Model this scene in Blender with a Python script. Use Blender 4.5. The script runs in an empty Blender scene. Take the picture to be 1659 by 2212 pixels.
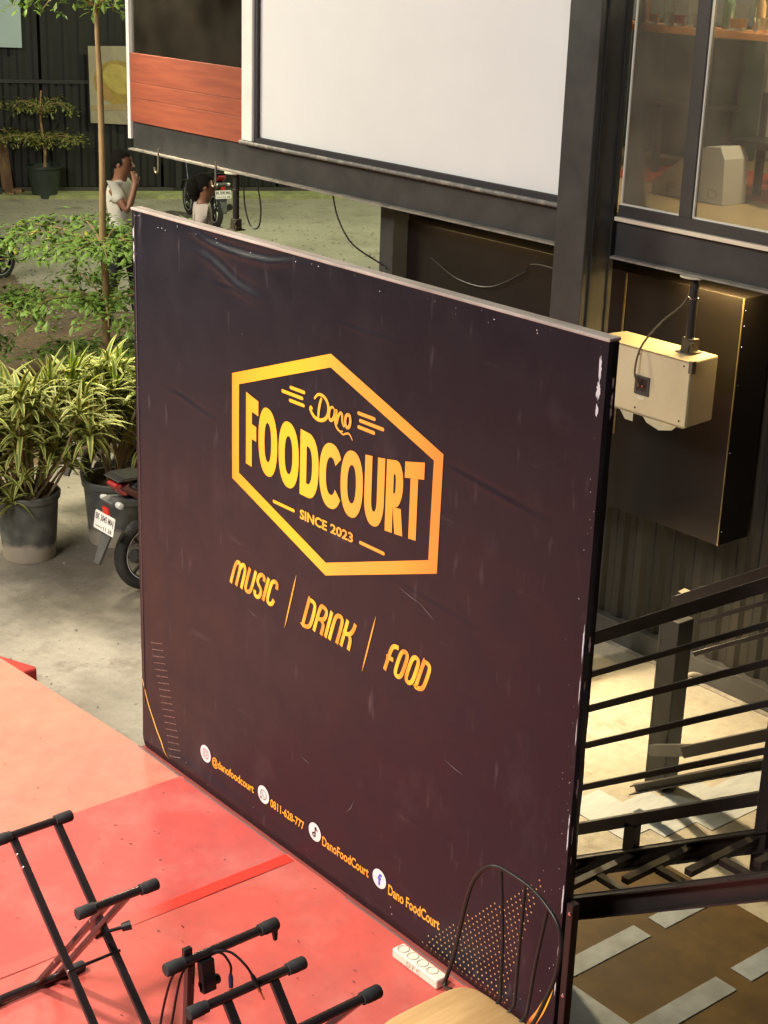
import bpy, math, random
from mathutils import Vector, Matrix, Euler, noise
R = math.radians
random.seed(7)
SC = bpy.context.scene
COL = SC.collection
# ---------------------------------------------------------------- camera
cd = bpy.data.cameras.new('camera'); cam = bpy.data.objects.new('camera', cd); COL.objects.link(cam); SC.camera = cam
cd.sensor_fit = 'HORIZONTAL'; cd.sensor_width = 36.0; cd.lens = 36.0 * 3450 / 1659
cd.clip_start = 0.05; cd.clip_end = 500
yaw, pit, rol = R(-49.93365), R(19.80530), R(-1.93776)
fw = Vector((math.sin(yaw) * math.cos(pit), math.cos(yaw) * math.cos(pit), -math.sin(pit)))
rt = Vector((math.cos(yaw), -math.sin(yaw), 0)); dn = fw.cross(rt)
r2 = rt * math.cos(rol) + dn * math.sin(rol); d2 = dn * math.cos(rol) - rt * math.sin(rol)
M = Matrix((r2, -d2, -fw)).transposed().to_4x4(); M.translation = Vector((6.13316, -3.65171, 3.81495)); cam.matrix_world = M
SC.render.resolution_x = 768; SC.render.resolution_y = 1024
# ---------------------------------------------------------------- world, night
W = bpy.data.worlds.new('World'); SC.world = W; W.use_nodes = True
nt = W.node_tree; bg = nt.nodes['Background']
sky = nt.nodes.new('ShaderNodeTexSky'); sky.sky_type = 'NISHITA'; sky.sun_disc = False
sky.sun_elevation = R(-4); sky.sun_rotation = R(200)
bg.inputs['Strength'].default_value = 0.06
nt.links.new(sky.outputs['Color'], bg.inputs['Color'])
SC.view_settings.view_transform = 'Standard'; SC.view_settings.look = 'None'
SC.view_settings.exposure = 0.0; SC.view_settings.gamma = 1.0; SC.view_settings.use_curve_mapping = False

def lamp(name, kind, loc, target, energy, color, size=0.3, size_y=None, spot=None, blend=0.5):
    l = bpy.data.lights.new(name, kind); l.energy = energy; l.color = color
    if kind == 'AREA':
        l.size = size
        if size_y: l.shape = 'RECTANGLE'; l.size_y = size_y
    else: l.shadow_soft_size = size
    if spot: l.spot_size = R(spot); l.spot_blend = blend
    o = bpy.data.objects.new(name, l); COL.objects.link(o); o.location = loc
    d = Vector(target) - Vector(loc); o.rotation_euler = d.to_track_quat('-Z', 'Y').to_euler()
    return o
# the lamps of the food court: canopy lamps over the seating, stage floodlight, one at the bar, one under the deck, one over the yard
lamp('canopy_lamp', 'AREA', (3.0, -9.0, 8.5), (0.5, -0.5, 0.5), 1250, (1.0, 0.95, 0.91), 4.0, 1.5)
lamp('stage_lamp', 'SPOT', (-1.5, -4.5, 7.0), (-0.2, -0.9, 0.0), 3300, (1.0, 0.86, 0.72), 0.35, spot=56, blend=0.7)
lamp('bar_lamp_light', 'SPOT', (-4.95, 2.80, 3.45), (-3.0, 0.3, -0.5), 720, (1.0, 0.86, 0.60), 0.40, spot=104, blend=0.5)
lamp('passage_lamp_light', 'AREA', (0.60, 3.40, 2.09), (0.60, 3.38, 0.0), 21, (1.0, 0.70, 0.26), 0.55, 0.03)
lamp('passage_lamp_light', 'AREA', (-1.35, 3.36, 2.09), (-1.35, 3.40, 0.0), 3, (1.0, 0.72, 0.30), 1.2, 0.03)
lamp('added_column_light', 'SPOT', (0.02, 2.62, 1.36), (0.80, 2.45, -0.5), 560, (1.0, 0.77, 0.43), 0.06, spot=104, blend=0.5)  # added lamp, unseen behind the panel, brightens the passage floor
lamp('yard_lamp', 'AREA', (-12.5, 12.5, 6.5), (-12.8, 8.5, -0.5), 560, (0.94, 1.0, 0.60), 0.7, 0.7)
lamp('yard_lamp_path', 'AREA', (-9.0, -2.5, 6.5), (-8.5, 3.5, -0.5), 1050, (1.0, 0.94, 0.70), 3.0, 3.0)
lamp('bar_inside_light', 'POINT', (0.9, 4.15, 4.2), (0, 0, 0), 230, (1.0, 0.82, 0.56), 0.15)

# ---------------------------------------------------------------- helpers
ORG = {}
def link(o, parent=None):
    COL.objects.link(o)
    if parent: o.parent = parent
    return o
def empty(name, loc=(0, 0, 0), label=None, cat=None, group=None, rz=0):
    o = bpy.data.objects.new(name, None); o.empty_display_size = 0.1; COL.objects.link(o)
    o.location = loc; o.rotation_euler = (0, 0, rz); ORG[o] = Vector(loc)
    if label: tag(o, label, cat, group)
    return o
def tag(o, label=None, cat=None, group=None, kind=None):
    if label: o['label'] = label
    if cat: o['category'] = cat
    if group: o['group'] = group
    if kind: o['kind'] = kind
    return o
class MB:
    def __init__(s): s.v = []; s.f = []; s.m = []; s.mi = 0
    def add(s, vs, fs):
        n = len(s.v); s.v += [Vector(v) for v in vs]
        for f in fs: s.f.append([i + n for i in f]); s.m.append(s.mi)
    def box(s, lo, hi, mat=None):
        (a, b, c), (d, e, f) = lo, hi
        vs = [(a, b, c), (d, b, c), (d, e, c), (a, e, c), (a, b, f), (d, b, f), (d, e, f), (a, e, f)]
        if mat is not None: vs = [mat @ Vector(v) for v in vs]
        s.add(vs, [(0, 3, 2, 1), (4, 5, 6, 7), (0, 1, 5, 4), (1, 2, 6, 5), (2, 3, 7, 6), (3, 0, 4, 7)]); return s
    def cbox(s, c, size, rot=(0, 0, 0)):
        m = Matrix.Translation(c) @ Euler(rot).to_matrix().to_4x4(); h = [x / 2 for x in size]
        return s.box((-h[0], -h[1], -h[2]), h, m)
    def bar(s, a, b, w, h, up=(0, 0, 1), taper=1.0):
        a, b = Vector(a), Vector(b); d = (b - a).normalized(); x = d.cross(Vector(up))
        if x.length < 1e-4: x = d.cross(Vector((1, 0, 0)))
        x.normalize(); y = x.cross(d); vs = []
        for p, k in ((a, 1), (b, taper)):
            for sx, sy in ((-1, -1), (1, -1), (1, 1), (-1, 1)): vs.append(p + x * sx * w / 2 * k + y * sy * h / 2 * k)
        s.add(vs, [(0, 1, 2, 3), (7, 6, 5, 4), (0, 4, 5, 1), (1, 5, 6, 2), (2, 6, 7, 3), (3, 7, 4, 0)]); return s
    def tube(s, pts, r, n=10, caps=True):
        pts = [Vector(p) for p in pts]; k = len(pts); rs = r if isinstance(r, (list, tuple)) else [r] * k
        nrm = None; vs = []; fs = []
        for i, p in enumerate(pts):
            t = (pts[min(i + 1, k - 1)] - pts[max(i - 1, 0)]).normalized()
            if nrm is None:
                nrm = t.cross(Vector((0, 0, 1)))
                if nrm.length < 1e-3: nrm = t.cross(Vector((1, 0, 0)))
            nrm = (nrm - t * nrm.dot(t)).normalized(); b = t.cross(nrm)
            for j in range(n):
                a = 2 * math.pi * j / n; vs.append(p + (nrm * math.cos(a) + b * math.sin(a)) * rs[i])
        for i in range(k - 1):
            for j in range(n):
                fs.append((i * n + j, i * n + (j + 1) % n, (i + 1) * n + (j + 1) % n, (i + 1) * n + j))
        if caps: fs.append(tuple(range(n))[::-1]); fs.append(tuple((k - 1) * n + j for j in range(n)))
        s.add(vs, fs); return s
    def lathe(s, prof, n=24, mat=None, close=False):
        vs = []; fs = []; k = len(prof)
        for r, z in prof:
            for j in range(n):
                a = 2 * math.pi * j / n; p = Vector((r * math.cos(a), r * math.sin(a), z)); vs.append(mat @ p if mat is not None else p)
        for i in range(k if close else k - 1):
            i2 = (i + 1) % k
            for j in range(n): fs.append((i * n + j, i * n + (j + 1) % n, i2 * n + (j + 1) % n, i2 * n + j))
        s.add(vs, fs); return s
    def prism(s, poly, f):  # poly list of 2d points; f(u, v, side) -> 3d
        n = len(poly); a = [f(u, v, 0) for u, v in poly]; b = [f(u, v, 1) for u, v in poly]
        s.add(a + b, [tuple(range(n)), tuple(range(2 * n - 1, n - 1, -1))] + [(i, n + i, n + (i + 1) % n, (i + 1) % n) for i in range(n)]); return s
    def build(s, name, mat, parent=None, smooth=False, bevel=0, sharp=40, local=False, kind=None):
        me = bpy.data.meshes.new(name)
        base = ORG.get(parent, Vector((0, 0, 0))) if not local else Vector((0, 0, 0))
        me.from_pydata([tuple(v - base) for v in s.v], [], s.f)
        for m in (mat if isinstance(mat, (list, tuple)) else [mat]): me.materials.append(m)
        if isinstance(mat, (list, tuple)): me.polygons.foreach_set('material_index', s.m)
        me.update()
        if smooth:
            me.polygons.foreach_set('use_smooth', [True] * len(me.polygons))
            try: me.set_sharp_from_angle(angle=R(sharp))
            except Exception: pass
        o = bpy.data.objects.new(name, me); link(o, parent); ORG[o] = base
        if bevel:
            b = o.modifiers.new('bevel', 'BEVEL'); b.width = bevel; b.segments = 2; b.limit_method = 'ANGLE'; b.angle_limit = R(35)
        if kind: o['kind'] = kind
        return o
def spline(pts, n=8):
    pts = [Vector(p) for p in pts]; out = []
    for i in range(len(pts) - 1):
        p0, p1, p2, p3 = pts[max(i - 1, 0)], pts[i], pts[i + 1], pts[min(i + 2, len(pts) - 1)]
        for j in range(n):
            t = j / n
            out.append(0.5 * ((2 * p1) + (p2 - p0) * t + (2 * p0 - 5 * p1 + 4 * p2 - p3) * t * t + (3 * p1 - p0 - 3 * p2 + p3) * t ** 3))
    out.append(pts[-1]); return out
def copy_tree(o, parent=None):
    c = o.copy(); COL.objects.link(c); c.parent = parent
    for ch in o.children: copy_tree(ch, c)
    return c

# ---------------------------------------------------------------- materials
MATS = {}
def mat(name, col, rough=0.6, metal=0.0, var=0.0, vscale=6.0, bump=0.0, bscale=40.0, spec=0.5, trans=0.0, col2=None, cscale=3.0, cmix=(0.4, 0.65), rvar=0.0, emis=None, estr=0.0, sheen=0.0, stretch=None, coat=0.0):
    if name in MATS: return MATS[name]
    m = bpy.data.materials.new(name); m.use_nodes = True; t = m.node_tree; N = t.nodes; L = t.links
    p = N['Principled BSDF']
    p.inputs['Roughness'].default_value = rough; p.inputs['Metallic'].default_value = metal
    p.inputs['Specular IOR Level'].default_value = spec
    if trans: p.inputs['Transmission Weight'].default_value = trans
    if coat: p.inputs['Coat Weight'].default_value = coat; p.inputs['Coat Roughness'].default_value = 0.15
    if sheen: p.inputs['Sheen Weight'].default_value = sheen
    if emis: p.inputs['Emission Color'].default_value = (*emis, 1); p.inputs['Emission Strength'].default_value = estr
    tc = N.new('ShaderNodeTexCoord'); vec = tc.outputs['Object']
    if stretch:
        mp = N.new('ShaderNodeMapping'); mp.inputs['Scale'].default_value = stretch; L.new(vec, mp.inputs['Vector']); vec = mp.outputs['Vector']
    cur = None
    def noise_(sc, det=4.0, rgh=0.6):
        n = N.new('ShaderNodeTexNoise'); n.inputs['Scale'].default_value = sc; n.inputs['Detail'].default_value = det; n.inputs['Roughness'].default_value = rgh
        L.new(vec, n.inputs['Vector']); return n.outputs['Fac']
    if col2:
        rp = N.new('ShaderNodeMapRange'); rp.inputs['From Min'].default_value = cmix[0]; rp.inputs['From Max'].default_value = cmix[1]
        L.new(noise_(cscale, 6.0, 0.65), rp.inputs['Value'])
        mx = N.new('ShaderNodeMix'); mx.data_type = 'RGBA'; mx.inputs[6].default_value = (*col, 1); mx.inputs[7].default_value = (*col2, 1)
        L.new(rp.outputs['Result'], mx.inputs[0]); cur = mx.outputs[2]
    if var:
        rp = N.new('ShaderNodeMapRange'); rp.inputs['From Min'].default_value = 0.25; rp.inputs['From Max'].default_value = 0.75
        rp.inputs['To Min'].default_value = 1 - var; rp.inputs['To Max'].default_value = 1 + var
        L.new(noise_(vscale, 5.0), rp.inputs['Value'])
        mx = N.new('ShaderNodeMix'); mx.data_type = 'RGBA'; mx.blend_type = 'MULTIPLY'; mx.inputs[0].default_value = 1.0
        if cur: L.new(cur, mx.inputs[6])
        else: mx.inputs[6].default_value = (*col, 1)
        L.new(rp.outputs['Result'], mx.inputs[7]); cur = mx.outputs[2]
    if cur: L.new(cur, p.inputs['Base Color'])
    else: p.inputs['Base Color'].default_value = (*col, 1)
    if rvar:
        rp = N.new('ShaderNodeMapRange'); rp.inputs['To Min'].default_value = max(0.02, rough - rvar); rp.inputs['To Max'].default_value = min(1, rough + rvar)
        L.new(noise_(vscale * 1.7), rp.inputs['Value']); L.new(rp.outputs['Result'], p.inputs['Roughness'])
    if bump:
        b = N.new('ShaderNodeBump'); b.inputs['Strength'].default_value = bump; b.inputs['Distance'].default_value = 0.01
        L.new(noise_(bscale, 6.0), b.inputs['Height']); L.new(b.outputs['Normal'], p.inputs['Normal'])
    MATS[name] = m; return m
def ramp_mat(name, axis, stops, rough=0.45):
    m = bpy.data.materials.new(name); m.use_nodes = True; t = m.node_tree; N = t.nodes; L = t.links; p = N['Principled BSDF']
    p.inputs['Roughness'].default_value = rough
    tc = N.new('ShaderNodeTexCoord'); sp = N.new('ShaderNodeSeparateXYZ'); L.new(tc.outputs['Object'], sp.inputs[0])
    lo, hi = stops[0][0], stops[-1][0]
    mr = N.new('ShaderNodeMapRange'); mr.inputs['From Min'].default_value = lo; mr.inputs['From Max'].default_value = hi
    L.new(sp.outputs[axis], mr.inputs['Value'])
    cr = N.new('ShaderNodeValToRGB'); e = cr.color_ramp.elements
    while len(e) < len(stops): e.new(0.5)
    for el, (x, c) in zip(e, stops): el.position = (x - lo) / (hi - lo); el.color = (*c, 1)
    L.new(mr.outputs['Result'], cr.inputs[0]); L.new(cr.outputs['Color'], p.inputs['Base Color'])
    return m
black_metal = mat('black_metal', (0.022, 0.021, 0.02), 0.42, 0.0, var=0.25, bump=0.05, rvar=0.15)
dark_steel = mat('dark_steel', (0.042, 0.041, 0.041), 0.45, 0.0, var=0.3, vscale=5, bump=0.05, bscale=25, rvar=0.15)
stair_steel = mat('stair_steel', (0.03, 0.024, 0.022), 0.4, 0.0, var=0.25, rvar=0.15)
dusty_steel = mat('dusty_steel', (0.30, 0.27, 0.23), 0.8, col2=(0.10, 0.095, 0.09), cscale=9, cmix=(0.35, 0.7), bump=0.2)
rubber = mat('rubber', (0.03, 0.03, 0.032), 0.75, var=0.15, bump=0.15, bscale=120)
plastic_black = mat('plastic_black', (0.015, 0.015, 0.016), 0.3, var=0.1)
chrome = mat('chrome', (0.75, 0.75, 0.75), 0.2, 1.0)
white_paint = mat('white_paint', (0.78, 0.77, 0.75), 0.5, var=0.06)
cream_plastic = mat('cream_plastic', (0.80, 0.75, 0.62), 0.4, var=0.05)

# ---------------------------------------------------------------- ground
GZ = -0.5
def ground_mat():
    m = bpy.data.materials.new('yard_concrete'); m.use_nodes = True; t = m.node_tree; N = t.nodes; L = t.links; p = N['Principled BSDF']
    tc = N.new('ShaderNodeTexCoord'); v = tc.outputs['Object']
    def nz(sc, d=6, r=0.6):
        n = N.new('ShaderNodeTexNoise'); n.inputs['Scale'].default_value = sc; n.inputs['Detail'].default_value = d; n.inputs['Roughness'].default_value = r; L.new(v, n.inputs['Vector']); return n.outputs['Fac']
    def rng(x, a, b, c=0.0, d=1.0):
        r = N.new('ShaderNodeMapRange'); r.inputs[1].default_value = a; r.inputs[2].default_value = b; r.inputs[3].default_value = c; r.inputs[4].default_value = d; L.new(x, r.inputs[0]); return r.outputs[0]
    def mix(f, a, b, bt='MIX'):
        x = N.new('ShaderNodeMix'); x.data_type = 'RGBA'; x.blend_type = bt
        if isinstance(f, float): x.inputs[0].default_value = f
        else: L.new(f, x.inputs[0])
        for i, c in ((6, a), (7, b)):
            if isinstance(c, tuple): x.inputs[i].default_value = (*c, 1)
            else: L.new(c, x.inputs[i])
        return x.outputs[2]
    c = mix(rng(nz(0.9), 0.38, 0.66), (0.36, 0.33, 0.27), (0.27, 0.245, 0.20))
    c = mix(rng(nz(2.3, 8, 0.7), 0.56, 0.70), c, (0.17, 0.145, 0.11))
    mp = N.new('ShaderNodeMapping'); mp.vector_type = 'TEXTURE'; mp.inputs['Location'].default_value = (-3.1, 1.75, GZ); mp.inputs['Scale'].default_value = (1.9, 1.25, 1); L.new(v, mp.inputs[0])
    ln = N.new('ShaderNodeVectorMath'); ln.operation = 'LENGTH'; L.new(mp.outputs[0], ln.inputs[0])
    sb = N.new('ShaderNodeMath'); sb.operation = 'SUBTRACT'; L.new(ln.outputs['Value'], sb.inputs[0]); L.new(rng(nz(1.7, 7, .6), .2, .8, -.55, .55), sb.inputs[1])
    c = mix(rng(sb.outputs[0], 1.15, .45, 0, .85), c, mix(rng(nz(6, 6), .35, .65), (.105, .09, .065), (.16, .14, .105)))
    c = mix(rng(nz(55, 3), 0.62, 0.72), c, (0.16, 0.15, 0.13))
    c = mix(1.0, c, rng(nz(14, 6), 0.2, 0.8, 0.82, 1.16), 'MULTIPLY')
    L.new(c, p.inputs['Base Color']); L.new(rng(nz(1.5), 0.3, 0.7, 0.55, 0.9), p.inputs['Roughness'])
    b = N.new('ShaderNodeBump'); b.inputs['Strength'].default_value = 0.35; b.inputs['Distance'].default_value = 0.012; L.new(nz(38, 8, 0.7), b.inputs['Height']); L.new(b.outputs[0], p.inputs['Normal'])
    return m
GZ = -0.5
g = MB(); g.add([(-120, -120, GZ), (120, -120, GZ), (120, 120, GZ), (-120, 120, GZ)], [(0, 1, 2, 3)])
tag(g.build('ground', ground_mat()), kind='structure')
soil_m = mat('soil', (0.17, 0.115, 0.065), 0.95, col2=(0.085, 0.06, 0.04), cscale=2.2, var=0.35, vscale=18, bump=0.9, bscale=22)
def soil_h(x, y):
    e = min(1, max(0, (x + 17) / 2)) * min(1, max(0, (-4.9 - x) / 1.2)) * min(1, max(0, (y - 0.6) / 1.2)) * min(1, max(0, (6.3 - y) / 1.0))
    r_ = math.exp(-(((x + 8.7) / 1.1) ** 2 + ((y - 5.45) / .8) ** 2))
    n = noise.fractal(Vector((x * 0.7, y * 0.7, 0.3)), 1.0, 2.0, 4)
    f = noise.fractal(Vector((x * 5, y * 5, 1.3)), 1.0, 2.0, 3)
    return GZ - 0.05 + e * 0.10 + n * 0.05 * e + f * 0.018 + .20 * r_
sm = MB(); NX, NY = 150, 80; vs = []; fs = []
for j in range(NY + 1):
    for i in range(NX + 1):
        x = -17.5 + 13 * i / NX; y = 0.2 + 6.6 * j / NY; vs.append((x, y, soil_h(x, y)))
for j in range(NY):
    for i in range(NX): a = j * (NX + 1) + i; fs.append((a, a + 1, a + NX + 2, a + NX + 1))
sm.add(vs, fs); tag(sm.build('soil', soil_m, smooth=True, sharp=180), kind='structure')
peb_m = mat('pebble_stone', (0.26, 0.23, 0.19), 0.9, var=0.4, vscale=0.8)
pb = MB()
for k in range(5200):
    if k < 2600: x, y = random.uniform(-15.5, -5.2), random.uniform(0.8, 6.2)
    elif k < 4800: x, y = random.uniform(-18, -4), random.uniform(5, 12.5)
    else: x, y = random.uniform(-5, -0.3), random.uniform(0.2, 3.3)
    s_ = random.uniform(0.006, 0.028) * (0.4 if k >= 4800 else 1)
    z = max(GZ, soil_h(x, y) if (-17 < x < -4.6 and 0.3 < y < 6.7) else GZ) + s_ * 0.2
    a = random.uniform(0, 6.3); pts = [(x + s_ * math.cos(a + q * 1.57) * random.uniform(.7, 1.3), y + s_ * math.sin(a + q * 1.57) * random.uniform(.7, 1.3), z) for q in range(4)] + [(x, y, z + s_ * 0.7)]
    pb.add(pts, [(0, 1, 4), (1, 2, 4), (2, 3, 4), (3, 0, 4)])
tag(pb.build('gravel', peb_m), 'loose grey pebbles and clods scattered over the yard', 'gravel', kind='stuff')

# light patches and stair shade painted as flat pieces under the stairs
fl = MB(); fl.add([(1.30, 0.05, GZ + .004), (6.5, 0.05, GZ + .004), (6.5, 1.93, GZ + .004), (1.75, 1.93, GZ + .004), (1.3, 1.4, GZ + .004)], [(0, 1, 2, 3, 4)])
tag(fl.build('brown_shaded_floor', mat('brown_shaded_floor', (0.080, 0.045, 0.008), 0.7, col2=(0.045, 0.025, 0.005), cscale=1.6, var=0.3, vscale=7, bump=0.05, spec=.2)), kind='structure')  # shade under the stairs put into the brown floor colour
lit_patch_m = mat('lit_patch_grey', (0.225, 0.26, 0.295), 0.7, var=0.2, vscale=9, bump=0.2, bscale=70, col2=(0.155, 0.18, 0.205), cscale=4)
def lit_patch(x0, x1, y0, y1, label):
    m = MB(); m.box((x0, y0, GZ - .02), (x1, y1, GZ + .008)); o = m.build('light_shade_patch', lit_patch_m, bevel=0.002); tag(o, label, 'light patch', 'painted light patches in the shaded brown floor')  # light falling through the stairs, modelled as flat grey strips
lit_patch(2.04, 2.15, 0.80, 1.40, 'narrow grey light patch painted on the brown floor, nearest the panel edge')
lit_patch(2.04, 2.15, 1.50, 1.93, 'narrow grey light patch painted on the brown floor, right below the lower stringer')
lit_patch(2.53, 2.65, 0.80, 1.40, 'narrow grey painted light patch with pale edge at the bottom right corner of the floor')
lit_patch(2.53, 2.65, 1.50, 2.05, 'narrow grey painted light patch at the right margin of the brown floor')
m = MB(); m.box((1.5, 0.10, GZ - .02), (2.9, 0.845, GZ + .009)); tag(m.build('light_shade_patch', lit_patch_m, bevel=0.004), 'large pale painted light patch at the foot of the panel post', 'light patch')  # pool of light built as a pale flat piece
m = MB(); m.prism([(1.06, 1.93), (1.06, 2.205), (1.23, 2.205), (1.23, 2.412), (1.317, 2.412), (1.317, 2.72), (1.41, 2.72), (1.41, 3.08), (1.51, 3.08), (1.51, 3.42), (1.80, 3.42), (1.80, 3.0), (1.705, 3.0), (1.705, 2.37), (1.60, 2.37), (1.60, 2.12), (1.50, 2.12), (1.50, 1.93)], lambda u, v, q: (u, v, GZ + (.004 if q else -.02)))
tag(m.build('light_shade_patch', mat('stair_shadow', (.35, .375, .40), .55, col2=(.29, .31, .335), cscale=2, var=.10, vscale=7, stretch=(6, 1, 1), bump=.08)), 'pale grey stair shadow with stepped edge painted on the passage floor', 'light patch')  # sawtooth shadow of the stairs built as a grey sheet
lit_patch_rim_m = mat('lit_patch_rim', (0.55, 0.42, 0.27), 0.7, var=0.1)  # beige penumbra tone for the light patch edges, unused

# ---------------------------------------------------------------- stage
stage_m = mat('stage_wood', (0.25, 0.05, 0.04), 0.8, var=0.2)
m = MB(); m.prism([(-6, -9), (9, -9), (9, -.006), (2.9, -.006), (2.9, .05), (-.02, .05), (-.02, -.006), (-6, -.41)], lambda u, v, q: (u, v, -.006 if q else GZ)); st = m.build('stage', stage_m); tag(st, kind='structure')
def carpet_mat(name, c, c2, var=0.10):
    m = mat(name, c, 0.62, col2=c2, cscale=1.3, cmix=(0.35, 0.7), var=var, vscale=9, bump=0.12, bscale=160, sheen=0.1, spec=0.4)
    t = m.node_tree; N = t.nodes; L = t.links; p = N['Principled BSDF']; src = p.inputs['Base Color'].links[0].from_socket
    tc = N.new('ShaderNodeTexCoord')
    def layer(src, sc, a, b_, amt, col, st):
        mp = N.new('ShaderNodeMapping'); mp.inputs['Scale'].default_value = st; L.new(tc.outputs['Object'], mp.inputs[0])
        n = N.new('ShaderNodeTexNoise'); n.inputs['Scale'].default_value = sc; n.inputs['Detail'].default_value = 8; n.inputs['Roughness'].default_value = .7; L.new(mp.outputs[0], n.inputs['Vector'])
        r = N.new('ShaderNodeMapRange'); r.inputs[1].default_value = a; r.inputs[2].default_value = b_; r.inputs[4].default_value = amt; L.new(n.outputs['Fac'], r.inputs[0])
        x = N.new('ShaderNodeMix'); x.data_type = 'RGBA'; L.new(r.outputs[0], x.inputs[0]); L.new(src, x.inputs[6]); x.inputs[7].default_value = (*col, 1); return x.outputs[2]
    src = layer(src, 2.4, .50, .72, .24, (.62, .34, .28), (1, 1, 1))          # dust
    src = layer(src, 6.0, .58, .74, .40, (.30, .075, .06), (1, 1, 1))          # walked-in dirt
    src = layer(src, 26.0, .66, .76, .45, (.22, .06, .05), (.5, 1.6, 1))       # scuffs
    L.new(src, p.inputs['Base Color']); return m
def carpet(x0, x1, y0, y1, z, mt, label, seed):
    nx, ny = max(2, int((x1 - x0) / .05)), max(2, int((y1 - y0) / .05)); vs = []; fs = []
    for j in range(ny + 1):
        for i in range(nx + 1):
            x = x0 + (x1 - x0) * i / nx; y = y0 + (y1 - y0) * j / ny
            h = noise.noise(Vector((x * 1.6 + seed, y * 1.6, 0))) * 0.003 + max(0, noise.noise(Vector((x * 1.1 + y * 2.6 + seed, y * .9 - x * 1.4, 7)))) * 0.004 + noise.noise(Vector((x * 5, y * 5, seed))) * 0.0008
            edge = 0.007 * noise.noise(Vector((y * 3, seed, 4))) if i in (0, nx) else 0
            y -= max(0, -x) * .066 * j / ny
            vs.append((x + edge, y, z + max(0, h)))
    for j in range(ny):
        for i in range(nx): a = j * (nx + 1) + i; fs.append((a, a + 1, a + nx + 2, a + nx + 1))
    mb = MB(); mb.add(vs, fs); o = mb.build('carpet', mt, smooth=True, sharp=180); tag(o, label, 'carpet'); return o
carpet(-6, 0.376, -5, -0.012, 0.0005, carpet_mat('carpet_faded', (0.63, 0.235, 0.155), (0.55, 0.165, 0.118)), 'faded orange pink carpet on the far left of the stage', 1.0)
carpet(0.368, 1.24, -5, -0.012, 0.0045, carpet_mat('carpet_red', (0.58, 0.072, 0.060), (0.52, 0.090, 0.082)), 'red carpet between the faded piece and the bright tape', 5.0)
carpet(1.225, 6.5, -5, -0.012, 0.0036, carpet_mat('carpet_orange_red', (0.60, 0.088, 0.066), (0.52, 0.105, 0.085)), 'orange red carpet below the chair and keyboard stands', 9.0)
tape_m = ramp_mat('tape_red', 1, [(-2.2, (.58, .10, .085)), (-.95, (.58, .085, .07)), (-.65, (.74, .045, .03)), (0.0, (.76, .04, .026))], .5); MATS['tape_red'] = tape_m
carpet(1.222, 1.288, -2.2, -0.022, 0.0070, tape_m, 'bright red tape strip across the stage carpet', 3.0)
m = MB(); m.prism([(-1.44, -.092), (-1.13, -.072), (-1.13, .012), (-1.16, .02)], lambda u, v, q: (u, v, -.012 if q else GZ)); tag(m.build('stage_step', mat('step_cloth', (0.42, 0.035, 0.025), 0.8, var=0.15, bump=0.2), bevel=0.012), 'low red cloth covered block behind the stage edge', 'step')
m = MB(); m.box((-0.02, -0.020, -0.004), (2.86, -0.013, 0.005)); tag(m.build('edge_strip', mat('edge_strip_white', (0.16, 0.13, 0.125), 0.6, var=0.25)), 'thin pale strip between carpet and dark panel', 'strip')
dm = MB(); 
for k in range(95):
    x, y = random.uniform(-1.0, 2.6), random.uniform(-1.5, -0.05); a = random.uniform(0, 6.3); l = random.uniform(.0015, .007) * (1 if random.random() < .93 else 2.2); w = l * random.uniform(.12, .4)
    z = 0.0095; c_, s_ = math.cos(a), math.sin(a)
    dm.add([(x - l * c_ - w * s_, y - l * s_ + w * c_, z), (x + l * c_ - w * s_, y + l * s_ + w * c_, z), (x + l * c_ + w * s_, y + l * s_ - w * c_, z + .001), (x - l * c_ + w * s_, y - l * s_ - w * c_, z + .002)], [(3, 2, 1, 0)])
tag(dm.build('litter', mat('litter', (0.12, 0.04, 0.03), 0.9)), 'tiny dry leaf bits and crumbs strewn on the carpet', 'litter', kind='stuff')

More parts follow.
